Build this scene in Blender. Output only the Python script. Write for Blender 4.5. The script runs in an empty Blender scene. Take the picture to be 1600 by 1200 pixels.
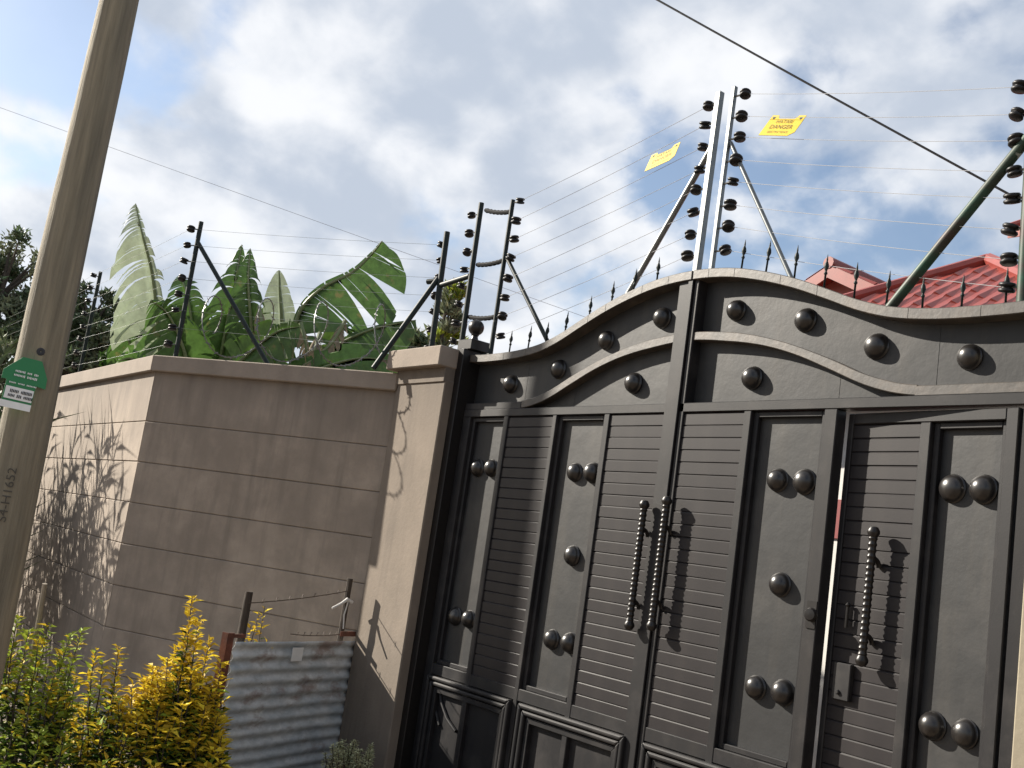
import bpy, math, random
from mathutils import Vector, Matrix, noise

random.seed(7)
V = Vector
scene = bpy.context.scene
COL = scene.collection
R = math.radians

# ------------------------------------------------------------------ camera
YAW, PITCH, ROLL = -0.93214359, 0.15699136, 0.14637556
CAM = V((4.36503, -4.47740, 1.39331))
FPX = 1700.0
fw = V((math.sin(YAW)*math.cos(PITCH), math.cos(YAW)*math.cos(PITCH), math.sin(PITCH)))
r0 = V((math.cos(YAW), -math.sin(YAW), 0)); u0 = r0.cross(fw)
rt = math.cos(ROLL)*r0 + math.sin(ROLL)*u0
up = -math.sin(ROLL)*r0 + math.cos(ROLL)*u0
cd = bpy.data.cameras.new('camera'); cam = bpy.data.objects.new('camera', cd); COL.objects.link(cam)
m = Matrix((rt, up, -fw)).transposed().to_4x4(); m.translation = CAM
cam.matrix_world = m
cd.sensor_width = 36; cd.lens = FPX/1600*36; cd.clip_start = 0.05; cd.clip_end = 2000
scene.camera = cam
def ad(x, y, dep):            # survey helper: a photo bearing taken at a known distance
    return CAM + (fw + rt*((x-800)/FPX) - up*((y-600)/FPX))*dep

# ------------------------------------------------------------------ light, sky, exposure
SUN_AZ, SUN_EL = R(62), R(28)
tosun = V((-math.sin(SUN_AZ)*math.cos(SUN_EL), -math.cos(SUN_AZ)*math.cos(SUN_EL), math.sin(SUN_EL)))
sd = bpy.data.lights.new('sun', 'SUN'); sd.energy = 4.0; sd.angle = R(0.53); sd.color = (1.0, 0.925, 0.81)
sun = bpy.data.objects.new('sun', sd); COL.objects.link(sun)
sun.rotation_euler = (-tosun).to_track_quat('-Z', 'Y').to_euler(); sun.location = tosun*30
scene.view_settings.view_transform = 'Standard'; scene.view_settings.look = 'None'
scene.view_settings.gamma = 1; scene.view_settings.exposure = 1.6

def build_world():
    w = bpy.data.worlds.new('World'); scene.world = w; w.use_nodes = True
    nt = w.node_tree; nt.nodes.clear(); N = nt.nodes.new; L = nt.links.new
    out = N('ShaderNodeOutputWorld'); bg = N('ShaderNodeBackground'); L(bg.outputs[0], out.inputs[0])
    sky = N('ShaderNodeTexSky'); sky.sky_type = 'NISHITA'; sky.sun_disc = False
    sky.sun_elevation = SUN_EL; sky.sun_rotation = math.atan2(tosun.x, tosun.y)
    sky.dust_density = 1.2; sky.ozone_density = 1.5
    tc = N('ShaderNodeTexCoord'); sep = N('ShaderNodeSeparateXYZ'); L(tc.outputs['Generated'], sep.inputs[0])
    def math_(op, a, b=None, clamp=False):
        n = N('ShaderNodeMath'); n.operation = op; n.use_clamp = clamp
        for i, v in enumerate((a, b)):
            if v is None: continue
            if isinstance(v, (int, float)): n.inputs[i].default_value = v
            else: L(v, n.inputs[i])
        return n.outputs[0]
    zc = math_('ADD', math_('MAXIMUM', sep.outputs[2], 0.0), 0.55)
    cx = math_('DIVIDE', sep.outputs[0], zc); cy = math_('DIVIDE', sep.outputs[1], zc)
    comb = N('ShaderNodeCombineXYZ'); L(cx, comb.inputs[0]); L(cy, comb.inputs[1])
    def nz(scale, detail, rough, off, dist=0.0):
        mp = N('ShaderNodeMapping'); mp.inputs['Location'].default_value = off
        L(comb.outputs[0], mp.inputs[0])
        n = N('ShaderNodeTexNoise'); n.inputs['Scale'].default_value = scale; n.inputs['Detail'].default_value = detail
        n.inputs['Roughness'].default_value = rough; n.inputs['Distortion'].default_value = dist
        L(mp.outputs[0], n.inputs['Vector']); return n.outputs['Fac']
    def ramp(v, lo, hi):
        n = N('ShaderNodeMapRange'); n.interpolation_type = 'SMOOTHSTEP'
        n.inputs['From Min'].default_value = lo; n.inputs['From Max'].default_value = hi
        L(v, n.inputs['Value']); return n.outputs[0]
    big = nz(2.0, 3, .5, SKY_OFF[0]); mid = nz(6.5, 8, .50, SKY_OFF[1], .12)
    dens = math_('ADD', math_('MULTIPLY', big, .72), math_('MULTIPLY', mid, .42))
    cover = ramp(dens, .515, .595)
    fine = nz(8.5, 7, .50, SKY_OFF[2], .1); bigs = nz(3.0, 3, .5, SKY_OFF[3])
    thin = math_('SUBTRACT', 1.0, ramp(dens, .56, .72))          # thin cloud glows, thick cloud is grey below
    shade = ramp(math_('ADD', math_('ADD', math_('MULTIPLY', fine, .62), math_('MULTIPLY', bigs, .40)), math_('MULTIPLY', thin, .08)), .45, .68)
    cc = N('ShaderNodeMix'); cc.data_type = 'RGBA'
    cc.inputs[6].default_value = (.185, .207, .243, 1); cc.inputs[7].default_value = (.325, .330, .340, 1)
    L(shade, cc.inputs[0])
    sk = N('ShaderNodeMix'); sk.data_type = 'RGBA'; sk.blend_type = 'MULTIPLY'; sk.inputs[0].default_value = 1
    L(sky.outputs[0], sk.inputs[6]); sk.inputs[7].default_value = (SKY_K, SKY_K, SKY_K, 1)
    mx = N('ShaderNodeMix'); mx.data_type = 'RGBA'
    cv = math_('ADD', math_('MULTIPLY', cover, .90), .08)
    L(cv, mx.inputs[0]); L(sk.outputs[2], mx.inputs[6]); L(cc.outputs[2], mx.inputs[7])
    L(mx.outputs[2], bg.inputs[0]); bg.inputs[1].default_value = 1.0
SKY_K = 0.052
SKY_OFF = [(8.2, 10.8, 0), (17.2, 3.5, 0), (4.5, 0.6, 0), (2.3, 0.2, 0)]
build_world()

# ------------------------------------------------------------------ materials
MATS = {}
KEEP = {'sign_yellow': .75, 'tag_white': 1.2, 'fence_wire_metal': .6, 'old_galvanised_sheet': 1.5, 'golden_leaf': 1.35, 'lime_leaf': 1.5, 'green_leaf': 1.0, 'sage_leaf': 2.2, 'banana_blade': 1.15, 'banana_blade_glare': 1.5, 'tree_leaf_dark': 1.9, 'tree_leaf_grey': 2.0, 'treated_pole_wood': 1.05, 'tag_green': 1.1, 'rusty_iron': .9, 'white_rope': 1.0, 'pale_stick': .9, 'dry_leaf': 1.0, 'green_post_paint': .9, 'house_white_render': .9, 'red_roof_sheet': .68, 'pink_fascia': .75, 'bare_steel': .55,
        'gate_paint': .24, 'gate_panel_paint': .31, 'gate_slat_paint': .25, 'rim_paint': .36, 'wall_render': .97, 'coping_render': .70, 'dirt_ground': 1.0, 'murram_road': 1.0}
def mat(name, col, rough=.6, metal=0., var=.0, col2=None, nscale=6., bump=0., bscale=60., streak=0., streakcol=None,
        rand=0., spec=.5, trans=0., stretch=None, dust=None, dlo=.55, dhi=.75, dscale=3., drip=None):
    if name in MATS: return MATS[name]
    k_ = KEEP.get(name, .56)*.82; sc_ = lambda c: tuple(v*k_ for v in c) if c else None
    col, col2 = sc_(col), sc_(col2); k_ = max(k_, .30); dust, streakcol = sc_(dust), sc_(streakcol)
    mt = bpy.data.materials.new(name); mt.use_nodes = True; nt = mt.node_tree; nt.nodes.clear()
    N = nt.nodes.new; L = nt.links.new
    out = N('ShaderNodeOutputMaterial'); p = N('ShaderNodeBsdfPrincipled')
    p.inputs['Roughness'].default_value = rough; p.inputs['Metallic'].default_value = metal
    p.inputs['Specular IOR Level'].default_value = spec
    tc = N('ShaderNodeTexCoord'); vec = tc.outputs['Object']
    if stretch:
        mp = N('ShaderNodeMapping'); mp.inputs['Scale'].default_value = stretch; L(vec, mp.inputs[0]); vec = mp.outputs[0]
    def noise_(s, d=5, r=.55, v=None):
        n = N('ShaderNodeTexNoise'); n.inputs['Scale'].default_value = s; n.inputs['Detail'].default_value = d
        n.inputs['Roughness'].default_value = r; L(v or vec, n.inputs['Vector']); return n.outputs['Fac']
    def rng(v, a, b):
        n = N('ShaderNodeMapRange'); n.inputs['From Min'].default_value = a; n.inputs['From Max'].default_value = b
        L(v, n.inputs['Value']); return n.outputs[0]
    def mix(f, a, b, blend='MIX'):
        n = N('ShaderNodeMix'); n.data_type = 'RGBA'; n.blend_type = blend
        if isinstance(f, (int, float)): n.inputs[0].default_value = f
        else: L(f, n.inputs[0])
        for i, v in ((6, a), (7, b)):
            if isinstance(v, tuple): n.inputs[i].default_value = v + (1,) if len(v) == 3 else v
            else: L(v, n.inputs[i])
        return n.outputs[2]
    c = tuple(col)
    if col2: c = mix(rng(noise_(nscale), .35, .65), c, tuple(col2))
    if var:
        f = rng(noise_(nscale*3.1, 6, .6), .3, .7)
        g = N('ShaderNodeMapRange'); g.inputs['To Min'].default_value = 1-var; g.inputs['To Max'].default_value = 1+var; L(f, g.inputs['Value'])
        cmb = N('ShaderNodeCombineColor')
        for i in range(3): L(g.outputs[0], cmb.inputs[i])
        c = mix(1., c, cmb.outputs[0], 'MULTIPLY')
    if streak:
        mp = N('ShaderNodeMapping'); mp.inputs['Scale'].default_value = (5, 5, .55); L(tc.outputs['Object'], mp.inputs[0])
        f = rng(noise_(1.6, 6, .62, mp.outputs[0]), .5, .78)
        ff = N('ShaderNodeMath'); ff.operation = 'MULTIPLY'; ff.inputs[1].default_value = streak; L(f, ff.inputs[0])
        c = mix(ff.outputs[0], c, tuple(streakcol or (.1, .09, .08)))
    if drip:      # rain-washed soot running down from under the coping
        z0, z1, dc, amt = drip
        sp = N('ShaderNodeSeparateXYZ'); L(tc.outputs['Object'], sp.inputs[0])
        mp = N('ShaderNodeMapping'); mp.inputs['Scale'].default_value = (3.2, 3.2, .25); L(tc.outputs['Object'], mp.inputs[0])
        wob = N('ShaderNodeMath'); wob.operation = 'MULTIPLY_ADD'; wob.inputs[1].default_value = .9; L(noise_(2.2, 6, .6, mp.outputs[0]), wob.inputs[0]); L(sp.outputs[2], wob.inputs[2])
        f = rng(wob.outputs[0], z0+.45, z1+.55)
        fc = N('ShaderNodeMath'); fc.operation = 'MULTIPLY'; fc.use_clamp = True; fc.inputs[1].default_value = amt; L(f, fc.inputs[0])
        c = mix(fc.outputs[0], c, tuple(v*k_ for v in dc))
    if dust:
        f = rng(noise_(dscale, 8, .65), dlo, dhi)
        ff = N('ShaderNodeMath'); ff.operation = 'MULTIPLY'; ff.inputs[1].default_value = .7; L(f, ff.inputs[0])
        c = mix(ff.outputs[0], c, tuple(dust))
    if rand:
        gi = N('ShaderNodeNewGeometry')
        hs = N('ShaderNodeHueSaturation')
        g = N('ShaderNodeMapRange'); g.inputs['To Min'].default_value = 1-rand; g.inputs['To Max'].default_value = 1+rand
        L(gi.outputs['Random Per Island'], g.inputs['Value']); L(g.outputs[0], hs.inputs['Value'])
        h = N('ShaderNodeMapRange'); h.inputs['To Min'].default_value = .5-.035*rand; h.inputs['To Max'].default_value = .5+.05*rand
        L(gi.outputs['Random Per Island'], h.inputs['Value']); L(h.outputs[0], hs.inputs['Hue'])
        if isinstance(c, tuple): hs.inputs['Color'].default_value = c + (1,)
        else: L(c, hs.inputs['Color'])
        c = hs.outputs[0]
    if isinstance(c, tuple): p.inputs['Base Color'].default_value = c + (1,)
    else: L(c, p.inputs['Base Color'])
    if bump:
        b = N('ShaderNodeBump'); b.inputs['Strength'].default_value = bump; b.inputs['Distance'].default_value = .01
        L(noise_(bscale, 6, .6), b.inputs['Height']); L(b.outputs[0], p.inputs['Normal'])
    if trans:
        t = N('ShaderNodeBsdfTranslucent')
        if isinstance(c, tuple): t.inputs[0].default_value = c + (1,)
        else: L(c, t.inputs[0])
        ms = N('ShaderNodeMixShader'); ms.inputs[0].default_value = trans
        L(p.outputs[0], ms.inputs[1]); L(t.outputs[0], ms.inputs[2]); L(ms.outputs[0], out.inputs[0])
    else: L(p.outputs[0], out.inputs[0])
    MATS[name] = mt; return mt

M_GATE = mat('gate_paint', (.067, .065, .070), .48, spec=.24, var=.10, nscale=2.2, bump=.05, bscale=180, dust=(.17, .155, .148), dlo=.50, dhi=.78, dscale=3.2, streak=.3, streakcol=(.15, .13, .115))
M_PANEL = mat('gate_panel_paint', (.082, .084, .087), .5, spec=.28, var=.12, nscale=1.8, bump=.45, bscale=3.2, dust=(.19, .178, .165), dlo=.50, dhi=.78, dscale=1.9, streak=.38, streakcol=(.18, .16, .135))
M_SLAT = mat('gate_slat_paint', (.076, .066, .071), .48, spec=.22, var=.10, nscale=2.5, bump=.04, bscale=120, streak=.12, streakcol=(.15, .13, .11))
M_STUD = mat('stud_paint', (.030, .027, .026), .30, var=.15, nscale=9, dust=(.10, .09, .08), dlo=.6, dhi=.8, dscale=9)
M_RIM = mat('rim_paint', (.135, .118, .103), .5, var=.14, nscale=4, dust=(.30, .24, .19), dlo=.44, dhi=.66, dscale=8, bump=.15, bscale=25)
M_HANDLE = mat('handle_paint', (.022, .019, .018), .38, var=.2, nscale=12, spec=.35)
M_CONC = mat('cement_render', (.40, .325, .255), .92, col2=(.345, .28, .22), nscale=1.3, var=.10, bump=.22, bscale=45, streak=.6, streakcol=(.19, .155, .125), dust=(.30, .245, .19), dlo=.48, dhi=.66, dscale=2.2, drip=(2.15, 2.62, (.17, .14, .115), .6))
M_WALL = mat('wall_render', (.385, .315, .25), .92, col2=(.29, .238, .19), nscale=1.4, var=.14, bump=.22, bscale=40, streak=.75, streakcol=(.16, .132, .108), dust=(.24, .195, .155), dlo=.46, dhi=.62, dscale=1.7, drip=(2.0, 2.53, (.15, .125, .105), .75))
M_COPE = mat('coping_render', (.42, .345, .28), .92, col2=(.35, .29, .235), nscale=1.6, var=.12, bump=.2, bscale=50)
M_JOINT = mat('joint_mortar', (.26, .22, .185), .95, var=.2)
M_CREAM = mat('cream_render', (.46, .40, .29), .9, var=.08, bump=.15, bscale=40)
M_GREEN = mat('green_post_paint', (.022, .075, .046), .5, spec=.25, col2=(.05, .032, .028), nscale=1.0, var=.2, dust=(.5, .5, .47), dlo=.64, dhi=.66, dscale=.9, stretch=(2, 2, 9))
M_DARKPOST = mat('dark_post_paint', (.022, .036, .034), .5, var=.25, nscale=14, dust=(.24, .27, .27), dlo=.64, dhi=.70, dscale=26, spec=.22)
M_STEEL = mat('bare_steel', (.34, .36, .36), .38, metal=.7, var=.15, nscale=9)
M_SLEEVE = mat('sleeve_rubber', (.016, .016, .018), .8, spec=.15)
M_INS = mat('insulator_plastic', (.014, .014, .016), .45, spec=.3)
M_WIRE = mat('fence_wire_metal', (.80, .81, .83), .45, metal=.2)
M_WIRE2 = mat('dull_wire_metal', (.42, .46, .44), .5, metal=.2)
M_RAZOR = mat('razor_wire_metal', (.30, .30, .29), .5, metal=.4)
M_BARB = mat('rusty_wire', (.16, .11, .08), .75)
M_CABLE = mat('cable_sheath', (.02, .02, .022), .6)
M_YEL = mat('sign_yellow', (.85, .60, .02), .5, var=.05)
M_BLK = mat('sign_print', (.03, .03, .03), .6)
M_FADED = mat('faded_print', (.30, .20, .02), .6)
M_POLE = mat('treated_pole_wood', (.265, .225, .155), .85, col2=(.165, .145, .105), nscale=2.6, var=.3, bump=.7, bscale=24, stretch=(4.5, 4.5, .25), streak=.3, streakcol=(.10, .085, .055))
M_GTAG = mat('tag_green', (.01, .19, .06), .45)
M_WHITE = mat('tag_white', (.72, .73, .72), .5, var=.06)
M_INK = mat('ink', (.05, .05, .06), .7)
M_RUST = mat('rusty_iron', (.23, .075, .045), .8, col2=(.14, .055, .035), nscale=9, var=.25, bump=.2, bscale=60)
M_OLDWOOD = mat('weathered_stake', (.10, .075, .055), .9, var=.3, nscale=6, bump=.4, bscale=40, stretch=(3, 3, .5))
M_PALEWOOD = mat('pale_stick', (.30, .25, .19), .85, var=.25, nscale=8, bump=.3, bscale=40, stretch=(3, 3, .5))
M_SHEET = mat('old_galvanised_sheet', (.44, .455, .455), .6, metal=.08, col2=(.31, .345, .37), nscale=4, var=.2, stretch=(1, 1, 2.2), dust=(.16, .10, .075), dlo=.53, dhi=.64, dscale=2.6, bump=.1, bscale=30)
M_ROPE = mat('white_rope', (.6, .58, .55), .9)
M_ROOF = mat('red_roof_sheet', (.34, .060, .045), .42, var=.12, nscale=3)
M_ROOF2 = mat('pink_fascia', (.52, .20, .17), .6, var=.06)
M_HWALL = mat('house_white_render', (.75, .73, .69), .85, var=.05)
M_HRED = mat('house_red_paint', (.40, .05, .05), .6, var=.1)
M_GROUND = mat('dirt_ground', (.20, .15, .105), .95, col2=(.14, .11, .08), nscale=.7, var=.25, bump=.5, bscale=14)
M_ROAD = mat('murram_road', (.25, .185, .13), .95, col2=(.19, .145, .105), nscale=.9, var=.2, bump=.5, bscale=20)
M_BAN = mat('banana_blade', (.066, .125, .026), .5, var=.3, nscale=5, rand=.35, trans=.30, dust=(.20, .15, .06), dlo=.60, dhi=.70, dscale=5, bump=.35, bscale=22)
M_BANGLARE = mat('banana_blade_glare', (.27, .31, .21), .30, var=.2, nscale=3, rand=.35, trans=.25)  # white sun glare on the waxy blades put into the pale base colour
M_RIB = mat('banana_midrib', (.30, .36, .15), .5, var=.15)
M_BSTEM = mat('banana_stem', (.17, .15, .08), .7, var=.35, nscale=5, stretch=(2, 2, .4))
M_DEAD = mat('dry_leaf', (.26, .20, .13), .85, var=.3, rand=.3, trans=.15)
M_LEAFD = mat('tree_leaf_dark', (.055, .075, .035), .55, rand=.5, trans=.2)
M_LEAFG = mat('tree_leaf_grey', (.095, .105, .06), .6, rand=.5, trans=.2)
M_BARK = mat('bark', (.12, .095, .07), .95, var=.3, bump=.5, bscale=25)
M_GOLD = mat('golden_leaf', (.52, .37, .03), .60, spec=.18, rand=.35, trans=.32)
M_LIME = mat('lime_leaf', (.20, .24, .03), .60, spec=.18, rand=.4, trans=.3)
M_GRN = mat('green_leaf', (.05, .095, .018), .60, spec=.18, rand=.5, trans=.25)
M_REED = mat('reed_leaf', (.10, .14, .05), .55, rand=.4, trans=.2)
M_SAGE = mat('sage_leaf', (.22, .22, .13), .7, rand=.4, trans=.15)

# ------------------------------------------------------------------ mesh helpers
class MB:
    def __init__(s): s.v = []; s.f = []; s.mi = []
    def add(s, vs, fs, mi=0):
        o = len(s.v); s.v += [tuple(v) for v in vs]
        for f in fs: s.f.append(tuple(i+o for i in f)); s.mi.append(mi)
        return s
    def box(s, x0, x1, y0, y1, z0, z1, mi=0):
        return s.add([(x0,y0,z0),(x1,y0,z0),(x1,y1,z0),(x0,y1,z0),(x0,y0,z1),(x1,y0,z1),(x1,y1,z1),(x0,y1,z1)],
                     [(0,3,2,1),(4,5,6,7),(0,1,5,4),(1,2,6,5),(2,3,7,6),(3,0,4,7)], mi)
    def obox(s, c, ax, ay, az, mi=0):      # oriented box: centre, half-axes
        c, ax, ay, az = V(c), V(ax), V(ay), V(az)
        P = [c+ax*i+ay*j+az*k for k in (-1,1) for i, j in ((-1,-1),(1,-1),(1,1),(-1,1))]
        return s.add(P, [(0,3,2,1),(4,5,6,7),(0,1,5,4),(1,2,6,5),(2,3,7,6),(3,0,4,7)], mi)
    def prism(s, poly, y0, y1, mi=0):      # polygon in XZ, extruded along Y
        n = len(poly)
        vs = [(x, y0, z) for x, z in poly] + [(x, y1, z) for x, z in poly]
        fs = [tuple(range(n)), tuple(range(2*n-1, n-1, -1))] + [(i, i+n, (i+1) % n+n, (i+1) % n) for i in range(n)]
        return s.add(vs, fs, mi)
    def slab(s, poly, z0, z1, mi=0):       # polygon in XY, extruded along Z
        n = len(poly)
        vs = [(x, y, z0) for x, y in poly] + [(x, y, z1) for x, y in poly]
        fs = [tuple(range(n-1, -1, -1)), tuple(range(n, 2*n))] + [(i, (i+1) % n, (i+1) % n+n, i+n) for i in range(n)]
        return s.add(vs, fs, mi)
    def band(s, lo, hi, y0, y1, mi=0):     # strip between two XZ polylines of equal length
        n = len(lo)
        vs = [(x,y0,z) for x,z in lo]+[(x,y0,z) for x,z in hi]+[(x,y1,z) for x,z in lo]+[(x,y1,z) for x,z in hi]
        fs = []
        for i in range(n-1):
            a, b, c, d = i, i+1, n+i+1, n+i
            fs += [(a,b,c,d), (2*n+a, 2*n+d, 2*n+c, 2*n+b), (d, c, c+2*n, d+2*n), (a, a+2*n, b+2*n, b)]
        fs += [(0, n, 3*n, 2*n), (n-1, 3*n-1, 4*n-1, 2*n-1)]
        return s.add(vs, fs, mi)
    def tube(s, pts, r, n=8, cap=True, mi=0):
        pts = [V(p) for p in pts]; rs = r if isinstance(r, (list, tuple)) else [r]*len(pts)
        o = len(s.v); prev = None
        for i, p in enumerate(pts):
            t = (pts[min(i+1, len(pts)-1)]-pts[max(i-1, 0)]).normalized()
            if prev is None:
                a = V((0,0,1)) if abs(t.z) < .9 else V((1,0,0)); nx = t.cross(a).normalized()
            else: nx = (prev - t*prev.dot(t)).normalized()
            prev = nx; ny = t.cross(nx)
            for k in range(n):
                an = 2*math.pi*k/n; s.v.append(tuple(p+(nx*math.cos(an)+ny*math.sin(an))*rs[i]))
        for i in range(len(pts)-1):
            for k in range(n):
                s.f.append((o+i*n+k, o+i*n+(k+1) % n, o+(i+1)*n+(k+1) % n, o+(i+1)*n+k)); s.mi.append(mi)
        if cap:
            s.f.append(tuple(o+k for k in range(n-1, -1, -1))); s.mi.append(mi)
            s.f.append(tuple(o+(len(pts)-1)*n+k for k in range(n))); s.mi.append(mi)
        return s
    def lathe(s, prof, c=(0,0,0), axis=(0,0,1), n=12, mi=0):   # prof: (r, h)
        c = V(c); ax = V(axis).normalized(); a = V((0,0,1)) if abs(ax.z) < .9 else V((1,0,0))
        nx = ax.cross(a).normalized(); ny = ax.cross(nx); o = len(s.v)
        for r, h in prof:
            for k in range(n):
                an = 2*math.pi*k/n; s.v.append(tuple(c+ax*h+(nx*math.cos(an)+ny*math.sin(an))*r))
        for i in range(len(prof)-1):
            for k in range(n):
                s.f.append((o+i*n+k, o+i*n+(k+1) % n, o+(i+1)*n+(k+1) % n, o+(i+1)*n+k)); s.mi.append(mi)
        s.f.append(tuple(o+k for k in range(n-1, -1, -1))); s.mi.append(mi)
        s.f.append(tuple(o+(len(prof)-1)*n+k for k in range(n))); s.mi.append(mi)
        return s
    def mesh(s, name, mats, smooth=False):
        me = bpy.data.meshes.new(name); me.from_pydata(s.v, [], s.f)
        for mt in (mats if isinstance(mats, (list, tuple)) else [mats]): me.materials.append(mt)
        me.polygons.foreach_set('material_index', s.mi)
        if smooth: me.polygons.foreach_set('use_smooth', [True]*len(s.f))
        me.update(); return me

ROOTLOC = {}
def link(name, me, parent=None, loc=None):
    o = bpy.data.objects.new(name, me); COL.objects.link(o)
    if parent is not None:
        o.parent = parent
        pl = ROOTLOC.get(parent.name, V((0,0,0)))
        o.location = V(loc if loc is not None else (0,0,0)) - pl
        ROOTLOC[o.name] = V(loc) if loc is not None else V((0,0,0))
    elif loc is not None:
        o.location = loc; ROOTLOC[o.name] = V(loc)
    return o
def bevel(o, w=.003, seg=1):
    b = o.modifiers.new('bevel', 'BEVEL'); b.width = w; b.segments = seg; b.limit_method = 'ANGLE'; b.angle_limit = R(40); return o
def smooth_by_angle(me, ang=40):
    try: me.set_sharp_from_angle(angle=R(ang))
    except Exception: pass
def part(name, mb, mats, parent=None, smooth=False, bev=0, kind=None, label=None, loc=None):
    me = mb.mesh(name, mats, smooth)
    if smooth: smooth_by_angle(me)
    o = link(name, me, parent, loc)
    if bev: bevel(o, bev)
    if kind: o['kind'] = kind
    if label: o['label'] = label
    return o
def tag(o, label, cat, group=None):
    o['label'] = label; o['category'] = cat
    if group: o['group'] = group
    return o
def thing(name, label, cat, loc=(0,0,0), group=None):
    o = bpy.data.objects.new(name, None); COL.objects.link(o); o.location = loc; o.empty_display_size = .1
    ROOTLOC[o.name] = V(loc); return tag(o, label, cat, group)
def interp(tab, x):
    for (a, za), (b, zb) in zip(tab, tab[1:]):
        if x <= b: break
    t = (x-a)/(b-a); return za+(zb-za)*t
def spline(tab, x):        # smooth (Catmull-Rom) read of a table
    i = 0
    while i < len(tab)-2 and x > tab[i+1][0]: i += 1
    p1, p2 = tab[i], tab[i+1]; p0 = tab[i-1] if i else (2*p1[0]-p2[0], p1[1] if tab[0][0] == 0 and i == 0 else p1[1])
    if i == 0: p0 = (-tab[1][0], tab[1][1])
    p3 = tab[i+2] if i+2 < len(tab) else (2*p2[0]-p1[0], p2[1])
    m1 = (p2[1]-p0[1])/(p2[0]-p0[0]); m2 = (p3[1]-p1[1])/(p3[0]-p1[0]); h = p2[0]-p1[0]; t = (x-p1[0])/h
    return (2*t**3-3*t**2+1)*p1[1]+(t**3-2*t**2+t)*h*m1+(-2*t**3+3*t**2)*p2[1]+(t**3-t**2)*h*m2
def text_mesh(txt, size, mtl, origin, ux, uz, align='CENTER', off=0.0):
    cu = bpy.data.curves.new('txt', 'FONT'); cu.body = txt; cu.size = size; cu.align_x = align; cu.align_y = 'CENTER'
    ob = bpy.data.objects.new('txt', cu); COL.objects.link(ob)
    bpy.context.view_layer.update()
    me = bpy.data.meshes.new_from_object(ob.evaluated_get(bpy.context.evaluated_depsgraph_get()))
    COL.objects.unlink(ob); bpy.data.objects.remove(ob)
    ux, uz, origin = V(ux).normalized(), V(uz).normalized(), V(origin); nrm = ux.cross(uz)
    for v in me.vertices: v.co = origin + ux*v.co.x + uz*v.co.y + nrm*off
    me.materials.clear(); me.materials.append(mtl); return me

# ------------------------------------------------------------------ ground
def grid_ground():
    mb = MB(); n = 60; S = 120.
    idx = {}
    xs = [math.copysign(abs(i/n*2-1)**2.2, i/n*2-1)*S for i in range(n+1)]
    for i, x in enumerate(xs):
        for j, y in enumerate(xs):
            idx[i, j] = len(mb.v); z = .05*noise.noise((x*.35, y*.35, 0)) - .38
            mb.v.append((x-1, y-1, z))
    for i in range(n):
        for j in range(n):
            mb.f.append((idx[i,j], idx[i+1,j], idx[i+1,j+1], idx[i,j+1])); mb.mi.append(0)
    o = part('ground', mb, M_GROUND, smooth=True); o['kind'] = 'structure'
grid_ground()
rd = MB().add([(-60,-9,-.30),(60,-9,-.30),(60,-3.9,-.30),(-60,-3.9,-.30)], [(0,1,2,3)])
o = part('road', rd, M_ROAD); o['kind'] = 'structure'
ap = MB().slab([(-2.3,-3.9),(2.4,-3.9),(2.2,3.5),(-2.2,3.5)], -.45, -.295)
o = part('driveway', ap, M_ROAD); o['kind'] = 'structure'

# ------------------------------------------------------------------ boundary walls
PILX0, PILX1, PY = -2.90, -2.222, -.19
A_ = V((-2.90, -.165)); Bc = V((-5.03, -1.345))        # wall face line: pillar corner -> outer corner
dl = V((-1, .045)).normalized(); Cend = Bc + dl*7.0
def offs(a, b, d):
    t = (b-a).normalized(); n = V((-t.y, t.x)); return a+n*d, b+n*d, t
def miter(d):               # polyline A-B-C offset by d (positive = behind the face)
    t1 = (Bc-A_).normalized(); n1 = V((t1.y, -t1.x)); t2 = dl; n2 = V((t2.y, -t2.x))
    a = A_+n1*d; c = Cend+n2*d; p1 = Bc+n1*d; p2 = Bc+n2*d
    cr = t1.x*t2.y-t1.y*t2.x; q = p2-p1; s = (q.x*t2.y-q.y*t2.x)/cr
    return a, p1+t1*s, c
f_, k_ = miter(0), miter(.20)
if (k_[0]-A_).dot(V((0, 1))) < 0: f_, k_ = miter(0), miter(-.20)
SG = 1 if miter(.2)[0].y > A_.y else -1
ZJ = [-.5, -.02, .34, .69, 1.04, 1.39, 1.742, 2.095, 2.53]
def wall_seg(i, label):
    root = thing('boundary_wall', label, 'wall', loc=(f_[i].x, f_[i].y, 0))
    g = .0035
    core_f, core_k = miter(SG*.010), miter(SG*.19)
    part('wall_core', MB().slab([core_f[i], core_k[i], core_k[i+1], core_f[i+1]][::(1)], ZJ[0], ZJ[-1]), M_JOINT, root)
    for a, b in zip(ZJ, ZJ[1:]):
        d = random.uniform(-.003, .003); ff, kk = miter(SG*d), miter(SG*(.20-d))
        o = part('wall_course', MB().slab([ff[i], kk[i], kk[i+1], ff[i+1]], a+g*.5, b-(g*.5 if b < 2.5 else -.01)), M_WALL, root, bev=.006)
    cf, ck = miter(SG*-.05), miter(SG*.25)
    part('coping', MB().slab([cf[i], ck[i], ck[i+1], cf[i+1]], 2.532, 2.672), M_COPE, root, bev=.008)
    return root
wall_seg(0, 'shaded splayed grey cement wall between gate pillar and outer corner')
wall_seg(1, 'sunlit cement wall behind the wooden pole, mottled by plant shadows')

def fixnormals():
    import bmesh
    for me in bpy.data.meshes:
        if me.name.startswith(('leaf', 'foliage', 'blade')): continue
        bm = bmesh.new(); bm.from_mesh(me); bmesh.ops.recalc_face_normals(bm, faces=bm.faces); bm.to_mesh(me); bm.free()

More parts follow.
